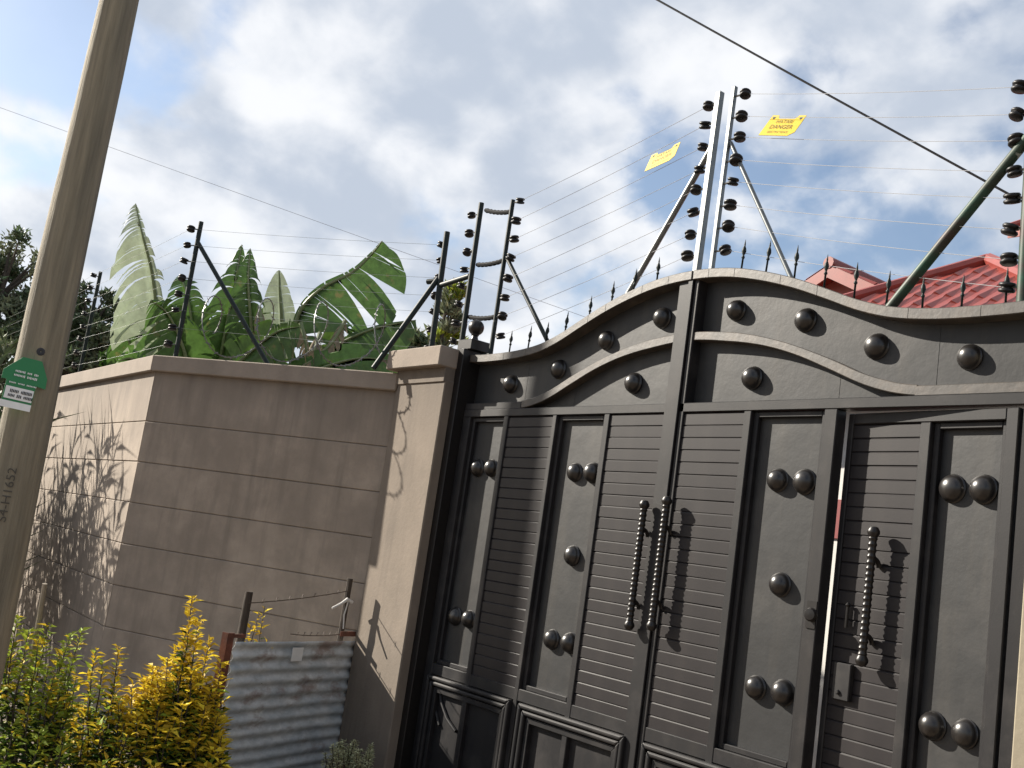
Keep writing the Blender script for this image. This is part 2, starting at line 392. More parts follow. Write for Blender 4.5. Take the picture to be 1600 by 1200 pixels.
# gate pillars
pl = thing('gate_pillar', 'beige cement gate pillar between splayed wall and the gate', 'pillar', loc=(-2.65, .1, 0))
part('shaft', MB().box(PILX0, PILX1, PY, .32, -.5, 2.60), M_CONC, pl, bev=.008)
part('neck', MB().box(PILX0+.004, PILX1-.004, PY-.012, .325, 2.58, 2.70), M_CONC, pl, bev=.004)
part('cap', MB().box(PILX0-.06, PILX1+.004, PY-.085, .40, 2.688, 2.838), M_COPE, pl, bev=.008)
pr = thing('gate_pillar', 'cream gate pillar at the right edge beside the wicket door', 'pillar', loc=(2.45, .1, 0))
part('shaft', MB().box(2.115, 2.80, -.13, .32, -.5, 2.60), M_CREAM, pr, bev=.008)
part('cap', MB().box(2.09, 2.86, -.20, .40, 2.60, 2.74), M_CREAM, pr, bev=.008)

# boundary wall continuing to the right of the cream pillar
rw = thing('boundary_wall', 'plain cement wall continuing right of the cream pillar', 'wall', loc=(2.8, .1, 0))
t_ = V((.86, -.51)); n_ = V((.51, .86)); a_ = V((2.78, -.02))
def rseg(d0, d1, L_=2.6): return [a_+n_*d0, a_+n_*d0+t_*L_, a_+n_*d1+t_*L_, a_+n_*d1]
part('wall_core', MB().slab(rseg(.01, .19), ZJ[0], ZJ[-1]), M_JOINT, rw)
for za, zb in zip(ZJ, ZJ[1:]): part('wall_course', MB().slab(rseg(0, .2), za+.0025, zb-.0025), M_WALL, rw, bev=.006)
part('coping', MB().slab(rseg(-.05, .25), 2.532, 2.672), M_COPE, rw, bev=.008)

# ------------------------------------------------------------------ gate
TOP = [(0,3.185),(.27,3.168),(.51,3.12),(.74,3.052),(.95,2.972),(1.15,2.892),(1.33,2.84),(1.5,2.815),(1.67,2.803),(1.97,2.80),(2.18,2.81)]
INU = [(0,2.82),(.29,2.80),(.5,2.765),(.74,2.70),(1.0,2.605),(1.19,2.525),(1.37,2.472),(1.51,2.452)]
INL = [(0,2.77),(.34,2.74),(.57,2.70),(.79,2.635),(1.0,2.55),(1.19,2.47),(1.34,2.425),(1.49,2.402)]
YF, YB = -.035, .045
def stud_mesh(r=.062, h=.058):
    mb = MB(); prof = [(r*1.04, 0), (r*1.04, .006)] + [(r*math.cos(a), .006+h*math.sin(a)) for a in [R(x) for x in (0,15,30,45,58,70,80,87)]]
    mb.lathe(prof, axis=(0,-1,0), n=24); me = mb.mesh('stud', M_STUD, True); return me
STUD = stud_mesh()
def slat_mesh(w, h, name):
    # planed top edge catches the light; square lower edge
    prof = [(-.0215,0),(-.024,.0012),(-.024,h-.0085),(-.0175,h),(.02,h),(.02,0)]
    mb = MB(); n = len(prof)
    vs = [(0,y,z) for y,z in prof]+[(w,y,z) for y,z in prof]
    fs = [tuple(range(n)), tuple(range(2*n-1,n-1,-1))]+[(i,i+n,(i+1)%n+n,(i+1)%n) for i in range(n)]
    return mb.add(vs, fs).mesh(name, M_SLAT)
def spike_mesh():
    mb = MB()
    mb.lathe([(.0065,-.05),(.0065,.075),(.011,.078),(.011,.088),(.006,.092),(.008,.10),(.0155,.118),(.013,.135),(.005,.152),(.006,.158),(.003,.178),(.0008,.19)], n=8)
    return mb.mesh('spike', M_DARKPOST, True)
SPIKE = spike_mesh()
def vary(o):
    k = random.uniform(.95, 1.04); o.scale = (k, random.uniform(.85, 1.06), k); o.rotation_euler = (random.uniform(-.06,.06), random.uniform(0,6.28), random.uniform(-.06,.06)); return o
def sx(s, a, b): return (min(s*a, s*b), max(s*a, s*b))
def pitch_slats(root, x0, x1, z0, z1, loc=None, p=.0672):
    n = int((z1-z0)/p); h = (z1-z0)/n
    me = slat_mesh(x1-x0, h-.0006, 'slat')
    part('slat_backing', MB().box(x0-.005, x1+.005, .021, .03, z0, z1), M_HANDLE, root)
    for i in range(n):
        o = link('slat', me, root, loc=(x0, random.uniform(-.0012,.0012), z0+i*h))
        o.rotation_euler = (random.uniform(-.008,.008), random.uniform(-.002,.002), 0)
def moulded_panel(root, x0, x1, z0, z1, ydeep=.022, step=.03):
    # stepped reveal then recessed flat sheet
    part('panel', MB().box(x0+step*.6, x1-step*.6, ydeep, ydeep+.008, z0+step*.6, z1-step*.6), M_PANEL, root)
    mb = MB(); y = YF+.026
    s_ = step
    mb.box(x0, x0+s_, y, ydeep+.012, z0, z1); mb.box(x1-s_, x1, y, ydeep+.012, z0, z1)
    mb.box(x0+s_, x1-s_, y, ydeep+.012, z1-s_, z1); mb.box(x0+s_, x1-s_, y, ydeep+.012, z0, z0+s_)
    part('panel_moulding', mb, M_GATE, root, bev=.004)
def ridge_frame(root, x0, x1, z0, z1):
    # picture-frame bolection: two rounded ridges, flat, recessed sheet
    def ring(o, w, yf, yb, mt, name, bv):
        a0, a1, b0, b1 = x0+o, x1-o, z0+o, z1-o; mb = MB()
        # mitred bars
        def bar(p): mb.prism(p, yf, yb)
        bar([(a0,b1),(a1,b1),(a1-w,b1-w),(a0+w,b1-w)]); bar([(a0,b0),(a0+w,b0+w),(a1-w,b0+w),(a1,b0)])
        bar([(a0,b0),(a0,b1),(a0+w,b1-w),(a0+w,b0+w)]); bar([(a1,b0),(a1-w,b0+w),(a1-w,b1-w),(a1,b1)])
        part(name, mb, mt, root, bev=bv).modifiers[0].segments = 3
    ring(0, .030, YF-.030, .0, M_GATE, 'outer_moulding', .011)
    ring(.036, .030, YF-.024, .0, M_GATE, 'inner_moulding', .011)
    ring(.072, .035, YF-.004, .0, M_GATE, 'flat_moulding', .004)
    part('lower_panel', MB().box(x0+.09, x1-.09, .03, .038, z0+.09, z1-.09), M_PANEL, root)
def handle(root, x, z0, z1, y=-.055):
    mb = MB(); n = int((z1-z0)/.030); prof = []
    prof += [(.004,-.028),(.020,-.023),(.030,-.006),(.030,.006),(.020,.024)]
    for i in range(n+1):
        h = .03+(z1-z0-.06)*i/n
        prof += [(.0182, h-.010), (.0225, h), (.0182, h+.010)]
    L_ = z1-z0; prof += [(.020,L_-.024),(.030,L_-.006),(.030,L_+.006),(.020,L_+.023),(.004,L_+.028)]
    mb.lathe(prof, c=(x,YF+y+.005,z0), n=10)
    h = part('pull_handle', mb, M_HANDLE, root, smooth=True)
    for t in (.20, .80):
        z = z0+(z1-z0)*t; pts = [(x, YF+y+.005, z)]
        for k in range(1, 6):
            a = k/5*R(85); pts.append((x+.004, YF+y+.005+(-y)*math.sin(a)*.98, z-.045*(1-math.cos(a))))
        part('bracket', MB().tube(pts, .012, 8), M_HANDLE, h, smooth=True)
    return h
def gate_leaf(s, label, has_door):
    root = thing('gate_leaf', label, 'gate', loc=(s*2.14, 0, 0), group='leaves of the metal double gate')
    N = 48; xe = 2.15 if s < 0 else 2.10
    xs = [xe*i/N for i in range(N+1)]
    xs[0] = .004
    # arch sheet
    lo = [(s*x, 2.38) for x in xs]; hi = [(s*x, spline(TOP, x)-.02) for x in xs]
    part('arch_panel', MB().band(lo, hi, YB-.004, YB+.006), M_PANEL, root)
    # rim
    part('top_rim', MB().band([(s*x, spline(TOP, x)-.056) for x in xs], [(s*x, spline(TOP, x)) for x in xs], YF-.022, YB+.03), M_RIM, root, bev=.004)
    # inner arch band
    xb = [.03+(1.5-.03)*i/32 for i in range(33)]
    part('arch_band', MB().band([(s*x, spline(INL, x)) for x in xb], [(s*x, spline(INU, x)) for x in xb], YF+.008, YB+.002), M_RIM, root, bev=.004)
    a, b = sx(s, 1.49, xe); part('top_rail_block', MB().box(a, b, YF+.004, YB+.002, 2.398, 2.448), M_RIM if s > 0 else M_GATE, root, bev=.004)
    a, b = sx(s, .006, xe); part('top_rail', MB().box(a, b, YF, YB+.003, 2.346, 2.400), M_GATE, root, bev=.004)
    for x, z0, z1 in ((1.55, 2.45, spline(TOP, 1.55)-.06), (1.02, 2.402, spline(INL, 1.02)-.004)):
        part('weld_seam', MB().box(s*x-.003, s*x+.003, YB-.0052, YB-.003, z0, z1), M_PANEL, root)
    for k in (1, 2, 4, 5, 8, 10):
        x = xe*k/12+random.uniform(-.06,.06); z = spline(TOP, x)
        part('weld_bead', MB().box(s*x-.002, s*x+.002, YF-.0232, YF-.02, z-.053, z-.004), M_RIM, root)
    # meeting stile
    if s < 0:
        part('meeting_stile', MB().box(-.112, -.004, YF-.004, YB, -.24, 3.165), M_GATE, root, bev=.004)
        part('lap_strip', MB().box(-.034, .004, YF-.014, YF-.003, -.24, 3.18), M_GATE, root, bev=.003)
        sl = [(-.577, -.114)]; st = [(-.625, -.577)]; pn = [(-1.085, -.625)]; low = [(-1.04, -.088)]
        st += [(-1.125, -1.085)]; sl += [(-1.605, -1.125)]; st += [(-1.655, -1.605)]; pn += [(-2.06, -1.655)]; st += [(-2.15, -2.06)]
        low += [(-2.07, -1.13)]
        studs = [(-.72,1.986),(-.887,1.986),(-.804,1.458),(-.72,.94),(-.887,.94),(-1.775,1.984),(-1.945,1.984),(-1.775,.94),(-1.945,.94)]
    else:
        part('meeting_stile', MB().box(.006, .040, YF, YB, -.24, 3.16), M_GATE, root, bev=.004)
        sl = [(.042, .485)]; st = [(.485, .535)]; pn = [(.535, 1.002)]; low = [(.052, .96)]
        st += [(1.002, 1.078), (2.015, 2.10)]
        studs = [(.72,1.986),(.887,1.986),(.804,1.458),(.72,.94),(.887,.94)]
    for x0, x1 in st:
        part('stile', MB().box(x0, x1, YF, YB, -.24, 2.346), M_GATE, root, bev=.004)
    for x0, x1 in sl: pitch_slats(root, x0, x1, .60, 2.343)
    for x0, x1 in pn: moulded_panel(root, x0, x1, .60, 2.343)
    a, b = sx(s, .04 if s > 0 else .11, 1.078 if s > 0 else 2.15)
    part('mid_rail', MB().box(a, b, YF+.003, YB-.002, .525, .60), M_GATE, root, bev=.004)
    part('bottom_backing', MB().box(a, b, -.004, .03, -.24, .53), M_GATE, root)
    for x0, x1 in low: ridge_frame(root, x0, x1, -.20, .522)
    for x, z in [(.296,2.942),(.769,2.846),(1.219,2.667),(1.714,2.588),(.464,2.547)]:
        vary(link('stud', STUD, root, loc=(s*x+random.uniform(-.006,.006), YB-.005, z+random.uniform(-.006,.006))))
    for x, z in studs: vary(link('stud', STUD, root, loc=(x+random.uniform(-.004,.004), .0225, z+random.uniform(-.005,.005))))
    sp = [.30,.48,.68,.88,1.07,1.26,1.46,1.66,1.87] if s > 0 else [.37,.57,.76,.96,1.19,1.38,1.57,1.78]
    for x in sp:
        o = link('spike', SPIKE, root, loc=(s*x, .02, spline(TOP, x)))
        o.rotation_euler = (random.uniform(-.03,.03), random.uniform(-.05,.05), 0); o.scale = (.85, .85, random.uniform(.92,1.03))
    if s < 0: handle(root, -.128, 1.12, 1.80)
    else: handle(root, .045, 1.14, 1.83)
    return root
gl = gate_leaf(-1, 'left leaf of dark metal double gate, half shaded by the pillar', False)
gr = gate_leaf(1, 'right leaf of dark metal double gate around the ajar wicket door', True)
# diagonal ornament in the low outer panel of the left leaf
part('scroll_ornament', MB().tube([(-1.98,.0,.46),(-1.92,-.01,.36),(-1.82,-.015,.27),(-1.70,-.015,.21)], .012, 8).tube([(-2.0,.0,.38),(-1.97,-.01,.29),(-1.90,-.015,.21)], .010, 8), M_GATE, gl, smooth=True)
# lock keep on the right leaf jamb
part('lock_ring', MB().lathe([(.016,0),(.03,.004),(.034,.02),(.026,.034),(.008,.036)], c=(1.052, YF, 1.335), axis=(0.2,-1,0), n=14).box(1.02,1.075,YF-.006,YF+.004,1.27,1.40), M_HANDLE, gr, smooth=True)

# wicket door, ajar inward, hinged at its right side
dr = thing('wicket_door', 'dark metal wicket door standing ajar in the right gate leaf', 'door', loc=(2.005, 0, 0))
dr.rotation_euler = (0, 0, -R(5.0))
part('door_stile', MB().box(1.090, 1.122, YF, YB-.01, -.22, 2.335), M_GATE, dr, bev=.004)
part('door_stile', MB().box(1.512, 1.568, YF, YB-.01, -.22, 2.282), M_GATE, dr, bev=.004)
part('door_stile', MB().box(1.942, 2.0, YF, YB-.01, -.22, 2.335), M_GATE, dr, bev=.004)
part('door_rail', MB().box(1.122, 1.942, YF+.001, YB-.01, 2.282, 2.335), M_GATE, dr, bev=.004)
part('door_rail', MB().box(1.122, 1.942, YF+.001, YB-.01, -.22, .60), M_GATE, dr, bev=.004)
pitch_slats(dr, 1.122, 1.512, .60, 2.282)
moulded_panel(dr, 1.568, 1.942, .60, 2.282)
for x, z in [(1.672,1.984),(1.828,1.984),(1.672,.945),(1.828,.945)]:
    vary(link('stud', STUD, dr, loc=(x, .0225, z)))
handle(dr, 1.345, 1.165, 1.755)
part('lock_box', MB().box(1.16, 1.26, YF-.018, YF+.012, .965, 1.135).tube([(1.20,YF-.03,1.0),(1.20,YF-.01,1.0)], .012, 8), M_GATE, dr, bev=.004)
part('bolt', MB().tube([(1.205,YF-.012,1.30),(1.205,YF-.012,1.40)], .007, 8).lathe([(.004,-.012),(.013,0),(.004,.012)], c=(1.205,YF-.012,1.405), n=8), M_HANDLE, dr, smooth=True)

# hinge post with ball finial
gp = thing('gate_post', 'dark square gate post with ball finial beside the beige pillar', 'post', loc=(-2.22, .03, 0))
part('shaft', MB().box(-2.235, -2.152, -.115, .10, -.5, 2.845), M_HANDLE, gp, bev=.004)
part('plinth', MB().box(-2.295, -2.115, -.085, .095, 2.845, 2.925), M_HANDLE, gp, bev=.005)
part('finial', MB().lathe([(.05,2.925),(.03,2.937),(.022,2.965),(.03,2.975)]+[(.060*math.cos(R(a)), 3.032+.060*math.sin(R(a))) for a in range(-60,91,15)], c=(-2.21,.0,0), n=16), M_HANDLE, gp, smooth=True)

# ------------------------------------------------------------------ electric fence
def ins_mesh():
    mb = MB(); mb.lathe([(.011,-.024),(.031,-.0215),(.0365,-.0135),(.034,-.006),(.025,-.003),(.025,.003),(.034,.006),(.0365,.0135),(.031,.0215),(.011,.024)], n=14)
    return mb.mesh('insulator', M_INS, True)
INS = ins_mesh()
def fence_post(label, base, top, r, mt, insx, insz, brace=None, side=V((1,0,0)), square=True):
    root = thing('fence_post', label, 'fence post', loc=base, group='electric fence posts')
    b, t = V(base), V(top); mb = MB()
    if square:
        ax = (t-b).normalized(); e1 = V((1,0,0)); e1 = (e1-ax*e1.dot(ax)).normalized(); e2 = ax.cross(e1)
        mb.obox((b+t)/2, e1*r, e2*r, (t-b)/2)
        part('tube', mb, mt, root, bev=.004)
    else:
        mb.tube([b, t], r, 12); part('tube', mb, mt, root, smooth=True)
    part('base_plate', MB().box(b.x-.05, b.x+.05, b.y-.05, b.y+.05, b.z-.004, b.z+.008), mt, root)
    pos = []
    L_ = (t-b)
    for z in insz:
        k = (z-b.z)/L_.z; p = b+L_*k; q = p+side*insx + V((0, random.uniform(-.006,.006), random.uniform(-.008,.008)))
        o = link('insulator', INS, root, loc=q); pos.append(q)
        o.rotation_euler = (random.uniform(-.35,.35), random.uniform(-.4,.3), 0); k_ = random.uniform(.92,1.08); o.scale = (k_, k_, k_)
        part('pin', MB().tube([p, q], .006, 6), M_STEEL, o if False else root)
    if brace:
        for a, c in (brace if isinstance(brace, list) else [brace]):
            part('brace', MB().tube([a, c], r*.92, 10), mt, root, smooth=True)
    return root, pos
zz = lambda a, b, n=8: [a+(b-a)*i/(n-1) for i in range(n)]
_, iC1 = fence_post('left of two tall silver posts at the gate meeting stiles', (-.055, .03, 3.16), (-.04, .03, 4.34), .0205, M_STEEL, -.09, zz(4.28, 3.31), ((-.06,.04,4.0),(-.69,.04,3.06)))
_, iC2 = fence_post('right of two tall silver posts at the gate meeting stiles', (.062, .03, 3.16), (.075, .03, 4.345), .0145, M_STEEL, .085, zz(4.28, 3.315), ((.085,.04,3.99),(.655,.04,3.07)))
_, iP2 = fence_post('slim post on the gate corner with brace leaning right', (-2.02, .03, 2.81), (-2.03, .03, 4.01), .017, M_DARKPOST, .085, zz(3.985, 2.955), ((-2.01,.04,3.56),(-1.35,.04,2.84)), square=False)
_, iP1 = fence_post('slim dark post on the pillar top right beside ball finial', (-2.415, .03, 2.84), (-2.445, .03, 4.06), .021, M_DARKPOST, -.11, zz(3.97, 2.96), square=False)
_, iW = fence_post('dark post on the pillar with brace down to the wall coping', (-2.83, .03, 2.84), (-2.875, .03, 3.89), .024, M_DARKPOST, -.10, zz(3.81, 2.94, 7), [((-2.87,.02,3.48),(-2.97,-.02,3.47)), ((-2.88,.02,3.50),(-3.0,-.36,2.68)), ((-2.84,.03,3.44),(-2.45,.03,3.47))], side=V((.95,-.3,0)), square=False)
_, iR = fence_post('green post at the gate right corner with long striped brace', (1.945, .03, 2.79), (1.925, .03, 4.02), .029, M_GREEN, -.075, zz(3.87, 2.89), ((1.91,.035,3.60),(1.265,.035,2.85)), square=False)
midn = V((.518, -.855, 0))
cp = V((-4.97, -1.22, 2.672))
_, iK = fence_post('slim dark post with brace at the outer wall corner', cp, cp+V((-.02,0,1.26)), .021, M_DARKPOST, .085, zz(3.86, 2.80), (cp+V((-.01,0,1.07)), V((-4.12,-.72,2.672))), side=V((-.7,-.7,0)), square=False)
lp = V((-8.35, -1.08, 2.672))
_, iL = fence_post('slim dark post on the sunlit wall just right of wooden pole', lp, lp+V((-.01,0,1.25)), .021, M_DARKPOST, .09, zz(3.86, 2.80), None, side=V((.4,-.9,0)), square=False)

def sag(a, b, s=.01, n=8):
    a, b = V(a), V(b); return [a.lerp(b, i/n) - V((0,0,s*4*(i/n)*(1-i/n))) for i in range(n+1)]
ORD = ['topmost', 'second', 'third', 'fourth', 'fifth', 'sixth', 'seventh', 'lowest']
def strand(a, b, k, n, where, s=.012, r=.0020, mt=None):
    o = part('fence_wire', MB().tube(sag(a, b, s), r, 5), mt or M_WIRE, smooth=True)
    w = ORD[k] if k < n-1 else 'lowest'
    tag(o, w + (' from top, ' if 0 < k < n-1 else ' ') + where, 'wire', 'strands of the electric fence')
for P_, Q_, w, mt in ((iP2, iC1, 'thin pale wire above the left gate leaf', M_WIRE), (iC2, iR, 'thin pale wire above the right gate leaf', M_WIRE),
                  (iK, iW, 'thin wire above the shaded splayed wall', M_WIRE2), (iL, iK, 'thin wire above the sunlit wall', M_WIRE2)):
    n = min(len(P_), len(Q_))
    for i in range(n): strand(P_[i], Q_[i], i, n, w, mt=mt, r=.0016 if mt is M_WIRE else .0013)
for i, a in enumerate(iL): strand(a, a+V((-5,.23,0)), i, 8, 'thin wire running left behind the wooden pole', mt=M_WIRE2, r=.0013)
# insulated jumper sleeves between the two corner posts
for k, (za, zb) in enumerate(((4.0,3.93),(3.56,3.55),(3.145,3.115))):
    pts = sag((-2.40,.05,za), (-2.06,.05,zb), .012, 14)
    mb = MB(); rs = [.016+.004*((j % 2)) for j in range(15)]; mb.tube(pts, rs, 8)
    tag(part('jumper_sleeve', mb, M_SLEEVE, smooth=True), ['uppermost black jumper sleeve between the two corner posts','middle black jumper sleeve between the two corner posts','lowest black jumper sleeve, just above the ball finial'][k], 'cable', 'jumper sleeves')

# warning signs
def warn_sign(label, c, ux, tilt, w=.23, h=.145):
    ux = V(ux).normalized(); uz = V((0, math.sin(tilt), math.cos(tilt))); uz = (uz-ux*uz.dot(ux)).normalized(); n = ux.cross(uz)
    root = thing('warning_sign', label, 'sign', loc=c, group='yellow electric fence signs')
    pl2 = [(-.5,-.5),(.36,-.5),(.5,-.32),(.5,.5),(.30,.5),(.24,.33),(-.24,.33),(-.30,.5),(-.5,.5)]
    mb = MB(); nn = len(pl2); c = V(c)
    fr = [c+ux*(a*w)+uz*(b*h) for a, b in pl2]
    mb.add([p-n*.0015 for p in fr]+[p+n*.0015 for p in fr], [tuple(range(nn-1,-1,-1)), tuple(range(nn,2*nn))]+[(i,(i+1)%nn,(i+1)%nn+nn,i+nn) for i in range(nn)])
    part('plate', mb, M_YEL, root)
    for t, y, sz in (('HATARI', .17, .036), ('DANGER', -.09, .042), ('ELECTRIC FENCE', -.34, .020)):
        link('lettering', text_mesh(t, sz, M_FADED, c+uz*(y*h), ux, uz, off=.004), root)
    for a in (-.40, .40): part('eyelet', MB().lathe([(.004,-.003),(.009,-.003),(.009,.003),(.004,.003)], c=c+ux*(a*w)+uz*(.36*h), axis=n, n=10), M_BLK, root)
    return root
warn_sign('yellow warning sign hanging on wires right of the tall posts', (.475, .026, 4.0), (1, 0, -.25), R(24), .25, .155)
warn_sign('yellow warning sign hanging on wires left of the tall posts', (-.47, .026, 4.015), (1, 0, .14), R(24), .25, .15)

# razor wire coil
def razor():
    mb = MB(); a = V((-4.9, -1.12, 3.0)); b = V((-2.95, .0, 3.0)); t = (b-a).normalized(); n = V((-t.y, t.x, 0)); pts = []
    turns, per = 4.0, 34
    for i in range(int(turns*per)+1):
        k = i/(turns*per); an = 2*math.pi*i/per; rr = .27+.03*math.sin(i*.37)
        pts.append(a.lerp(b, k) + n*(rr*math.cos(an)) + V((0,0,1))*(rr*math.sin(an)))
    mb.tube(pts, .0048, 5)
    for i in range(0, len(pts)-1, 1):
        p = pts[i]; d = (pts[i+1]-p).normalized(); s = d.cross(V((random.uniform(-1,1),random.uniform(-1,1),random.uniform(-1,1)))).normalized()
        mb.add([p+d*.012+s*.003, p+s*.022+d*.024, p-d*.012+s*.003, p-s*.022-d*.024], [(0,1,2),(2,3,0)])
    tag(part('razor_wire', mb, M_RAZOR), 'loose razor wire coil along the top of the shaded wall', 'razor wire')
razor()

# ------------------------------------------------------------------ utility poles
def pole(label, c, rr, h, lean=(0,0)):
    root = thing('utility_pole', label, 'utility pole', loc=(c[0], c[1], 0))
    pts, rs = [], []
    for i in range(41):
        z = -.6+(h+.6)*i/40
        dx = .012*noise.noise((z*.55, 3.1, c[0])); dy = .012*noise.noise((z*.55, 9.7, c[1]))
        pts.append((c[0]+dx+lean[0]*z, c[1]+dy+lean[1]*z, z)); rs.append(rr(z)*(1+.02*noise.noise((z*1.8, 0, 5))))
    mb = MB().tube(pts, rs, 28); part('pole_shaft', mb, M_POLE, root, smooth=True)
    return root
PX, PYY = -1.05, -3.215
pr_ = lambda z: .112-.012*(z-1.5)*.8 if z < 6 else .06
p1 = pole('wooden utility pole with green tag, tall at the left edge', (PX, PYY), pr_, 7.5)
pole('wooden utility pole standing further left along the road', (-8.45, -3.76), lambda z: .138-.004*z, 9.0)
kn = ad(63,548,5.0); kd = V((kn.x-PX, kn.y-PYY, 0)).normalized()
part('knot', MB().lathe([(.002,-.004),(.016,-.002),(.019,.002),(.010,.004),(.002,.0)], c=V((PX,PYY,kn.z))+kd*(pr_(kn.z)-.001), axis=kd, n=10), M_INK, p1, smooth=True)
# tag on the pole, nailed on the side that faces the road
tn = V((CAM.x-PX, CAM.y-PYY, 0)).normalized(); tn = (Matrix.Rotation(R(14), 3, 'Z') @ tn); tu = V((-tn.y, tn.x, 0)); tz = V((0,0,1))
tu2 = (tu*math.cos(R(-2))+tz*math.sin(R(-2))).normalized(); tz2 = tn.cross(tu2)
def on_plane_px(x, y, p, n):
    d = fw + rt*((x-800)/FPX) - up*((y-600)/FPX); return CAM + d*((p-CAM).dot(n)/d.dot(n))
tc0 = on_plane_px(37, 598, V((PX,PYY,0))+tn*.125, tn)
tgr = part('pole_tag', MB(), M_GTAG, p1)
def plate(poly, mt, name, off, parent, th=.002):
    nn = len(poly); mb = MB(); P_ = [tc0+tu2*a+tz2*b+tn*off for a, b in poly]
    mb.add([p for p in P_]+[p+tn*th for p in P_], [tuple(range(nn-1,-1,-1)), tuple(range(nn,2*nn))]+[(i,(i+1)%nn,(i+1)%nn+nn,i+nn) for i in range(nn)])
    return part(name, mb, mt, parent)
bpy.data.objects.remove(tgr)
tgr = plate([(-.075,-.118),(.055,-.118),(.055,-.004),(.098,-.008),(.095,.04),(.055,.114),(-.03,.114),(-.098,.04),(-.098,0),(-.075,0)], M_GTAG, 'pole_tag', 0, p1)
plate([(-.070,-.084),(.052,-.084),(.052,-.028),(-.070,-.028)], M_WHITE, 'number_plate', .003, tgr)
plate([(-.088,-.125),(.055,-.125),(.055,-.094),(-.088,-.094)], M_WHITE, 'white_strip', .003, tgr)
def wordbars(rows, mt, name):
    mb = MB()
    for y, h, ws, x0 in rows:
        x = x0
        for w in ws:
            k = max(2, int(w/.006))
            for i in range(k):
                hh = h*random.uniform(.6, 1); xx = x+w*i/k
                P_ = [(xx,y-hh/2),(xx+w/k*.62,y-hh/2),(xx+w/k*.62,y+hh/2),(xx,y+hh/2)]
                mb.add([tc0+tu2*a+tz2*b+tn*.0075 for a, b in P_], [(0,1,2,3)])
            x += w+.008
    part(name, mb, mt, tgr)
wordbars([(.045,.011,(.045,.022,.02),-.048),(.026,.012,(.05,.045),-.05),(-.010,.008,(.03,.03,.045),-.062)], M_WHITE, 'lettering')
wordbars([(-.047,.016,(.04,.05),-.050),(-.068,.016,(.03,.022,.04),-.054)], M_INK, 'lettering')
# painted number running up the pole
nu = V((0,0,1)); c2 = V((PX,PYY,0)); dn = V((CAM.x-PX, CAM.y-PYY, 0)).normalized(); dn = Matrix.Rotation(R(-8), 3, 'Z') @ dn
side = V((-dn.y, dn.x, 0))
me = text_mesh('S4-H1652', .054, mat('faded_ink', (.13, .115, .09), .8), (0,0,0), (1,0,0), (0,1,0), align='LEFT')
for v in me.vertices:
    a = v.co.x; b = v.co.y; z = 1.22+a*1.15; rad = pr_(z)*1.03+.004; an = -b/rad
    # wrap the figures round the shaft
    d = dn*math.cos(an)+side*math.sin(an); v.co = c2 + d*rad + V((0,0,z))
link('painted_number', me, p1)

# overhead cables
def cable(label, a, b, r, s=.25, mt=None):
    d = (b-a); a2 = a-d*1.2; b2 = b+d*1.2
    o = part('overhead_cable', MB().tube(sag(a2, b2, s, 24), r, 6), mt or M_CABLE, smooth=True); tag(o, label, 'cable', 'overhead cables')
ca, cb = ad(1036,-4,10.5), ad(1612,312,8.5)
cable('black overhead cable crossing the sky above the right gate leaf', ca, cb, .010, .06)
cable('faint overhead cable sloping behind the wooden pole and banana', ad(0,165,26), ad(670,405,24), .0045, .05, mat('grey_cable', (.55, .56, .58), .7))

# ------------------------------------------------------------------ sheet-metal fence corner by the pillar
S0, S1 = V((-2.29,-1.42,0)), V((-2.915,-.17,0)); sdv = (S1-S0).normalized(); snv = V((sdv.y,-sdv.x,0)); snv = snv if snv.x > 0 else -snv
LEN = (S1-S0).length
sh = thing('corrugated_sheet', 'rusty corrugated iron sheet standing before the splayed wall', 'metal sheet', loc=tuple((S0+S1)/2))
def corr():
    nu_, nz_ = 16, 100; front = []; mb = MB()
    for j in range(nz_+1):
        z = .615-1.05*j/nz_
        for i in range(nu_+1):
            u = i/nu_*(LEN+.07*(.615-z)); dent = .010*noise.noise((u*2.2, z*2.2, 1.3))
            w_ = math.sin(2*math.pi*(z+.006*noise.noise((u*1.5, z*.7, 8)))/.083); y = .010*math.copysign(abs(w_)**.75, w_) + dent
            edge = .006*noise.noise((u*9, 0, 2)) if j == 0 else 0
            mb.v.append(tuple(S0+sdv*u+snv*(y)+V((0,0,z+edge))))
    for j in range(nz_):
        for i in range(nu_):
            a = j*(nu_+1)+i; mb.f.append((a, a+1, a+nu_+2, a+nu_+1)); mb.mi.append(0)
    o = part('sheet', mb, M_SHEET, sh, smooth=True); sm = o.modifiers.new('thick', 'SOLIDIFY'); sm.thickness = .002
corr()
def along(u, y, z): return S0+sdv*u+snv*y+V((0,0,z))
part('frame_upright', MB().obox(along(-.045,-.005,.13), sdv*.030, snv*.005, V((0,0,.54))).obox(along(-.073,-.025,.13), sdv*.004, snv*.024, V((0,0,.54))), M_RUST, sh)
part('frame_upright', MB().obox(along(LEN+.022,.012,.13), sdv*.026, snv*.005, V((0,0,.55))), M_RUST, sh)
part('frame_rail', MB().obox(along(.02,-.012,.650), sdv*.09, snv*.004, V((0,0,.012))), M_RUST, sh)
part('frame_rail', MB().obox(along(LEN-.06,-.012,.665), sdv*.14, snv*.004, V((0,0,.018))), M_RUST, sh)
part('paper_note', MB().obox(along(.66,.022,.53), sdv*.062, snv*.001, V((0,0,.046))), M_WHITE, sh)
st1 = along(.11,-.05,0); st2 = along(LEN-.14,-.05,0)
tag(part('stake', MB().tube([st1+V((0,0,-.5)), st1+V((.006,.0,.5)), st1+V((-.004,.006,.93))], [.034,.030,.026], 9), M_OLDWOOD, smooth=True), 'dark wooden stake behind the left end of the iron sheet', 'stake', 'stakes by the iron sheet')
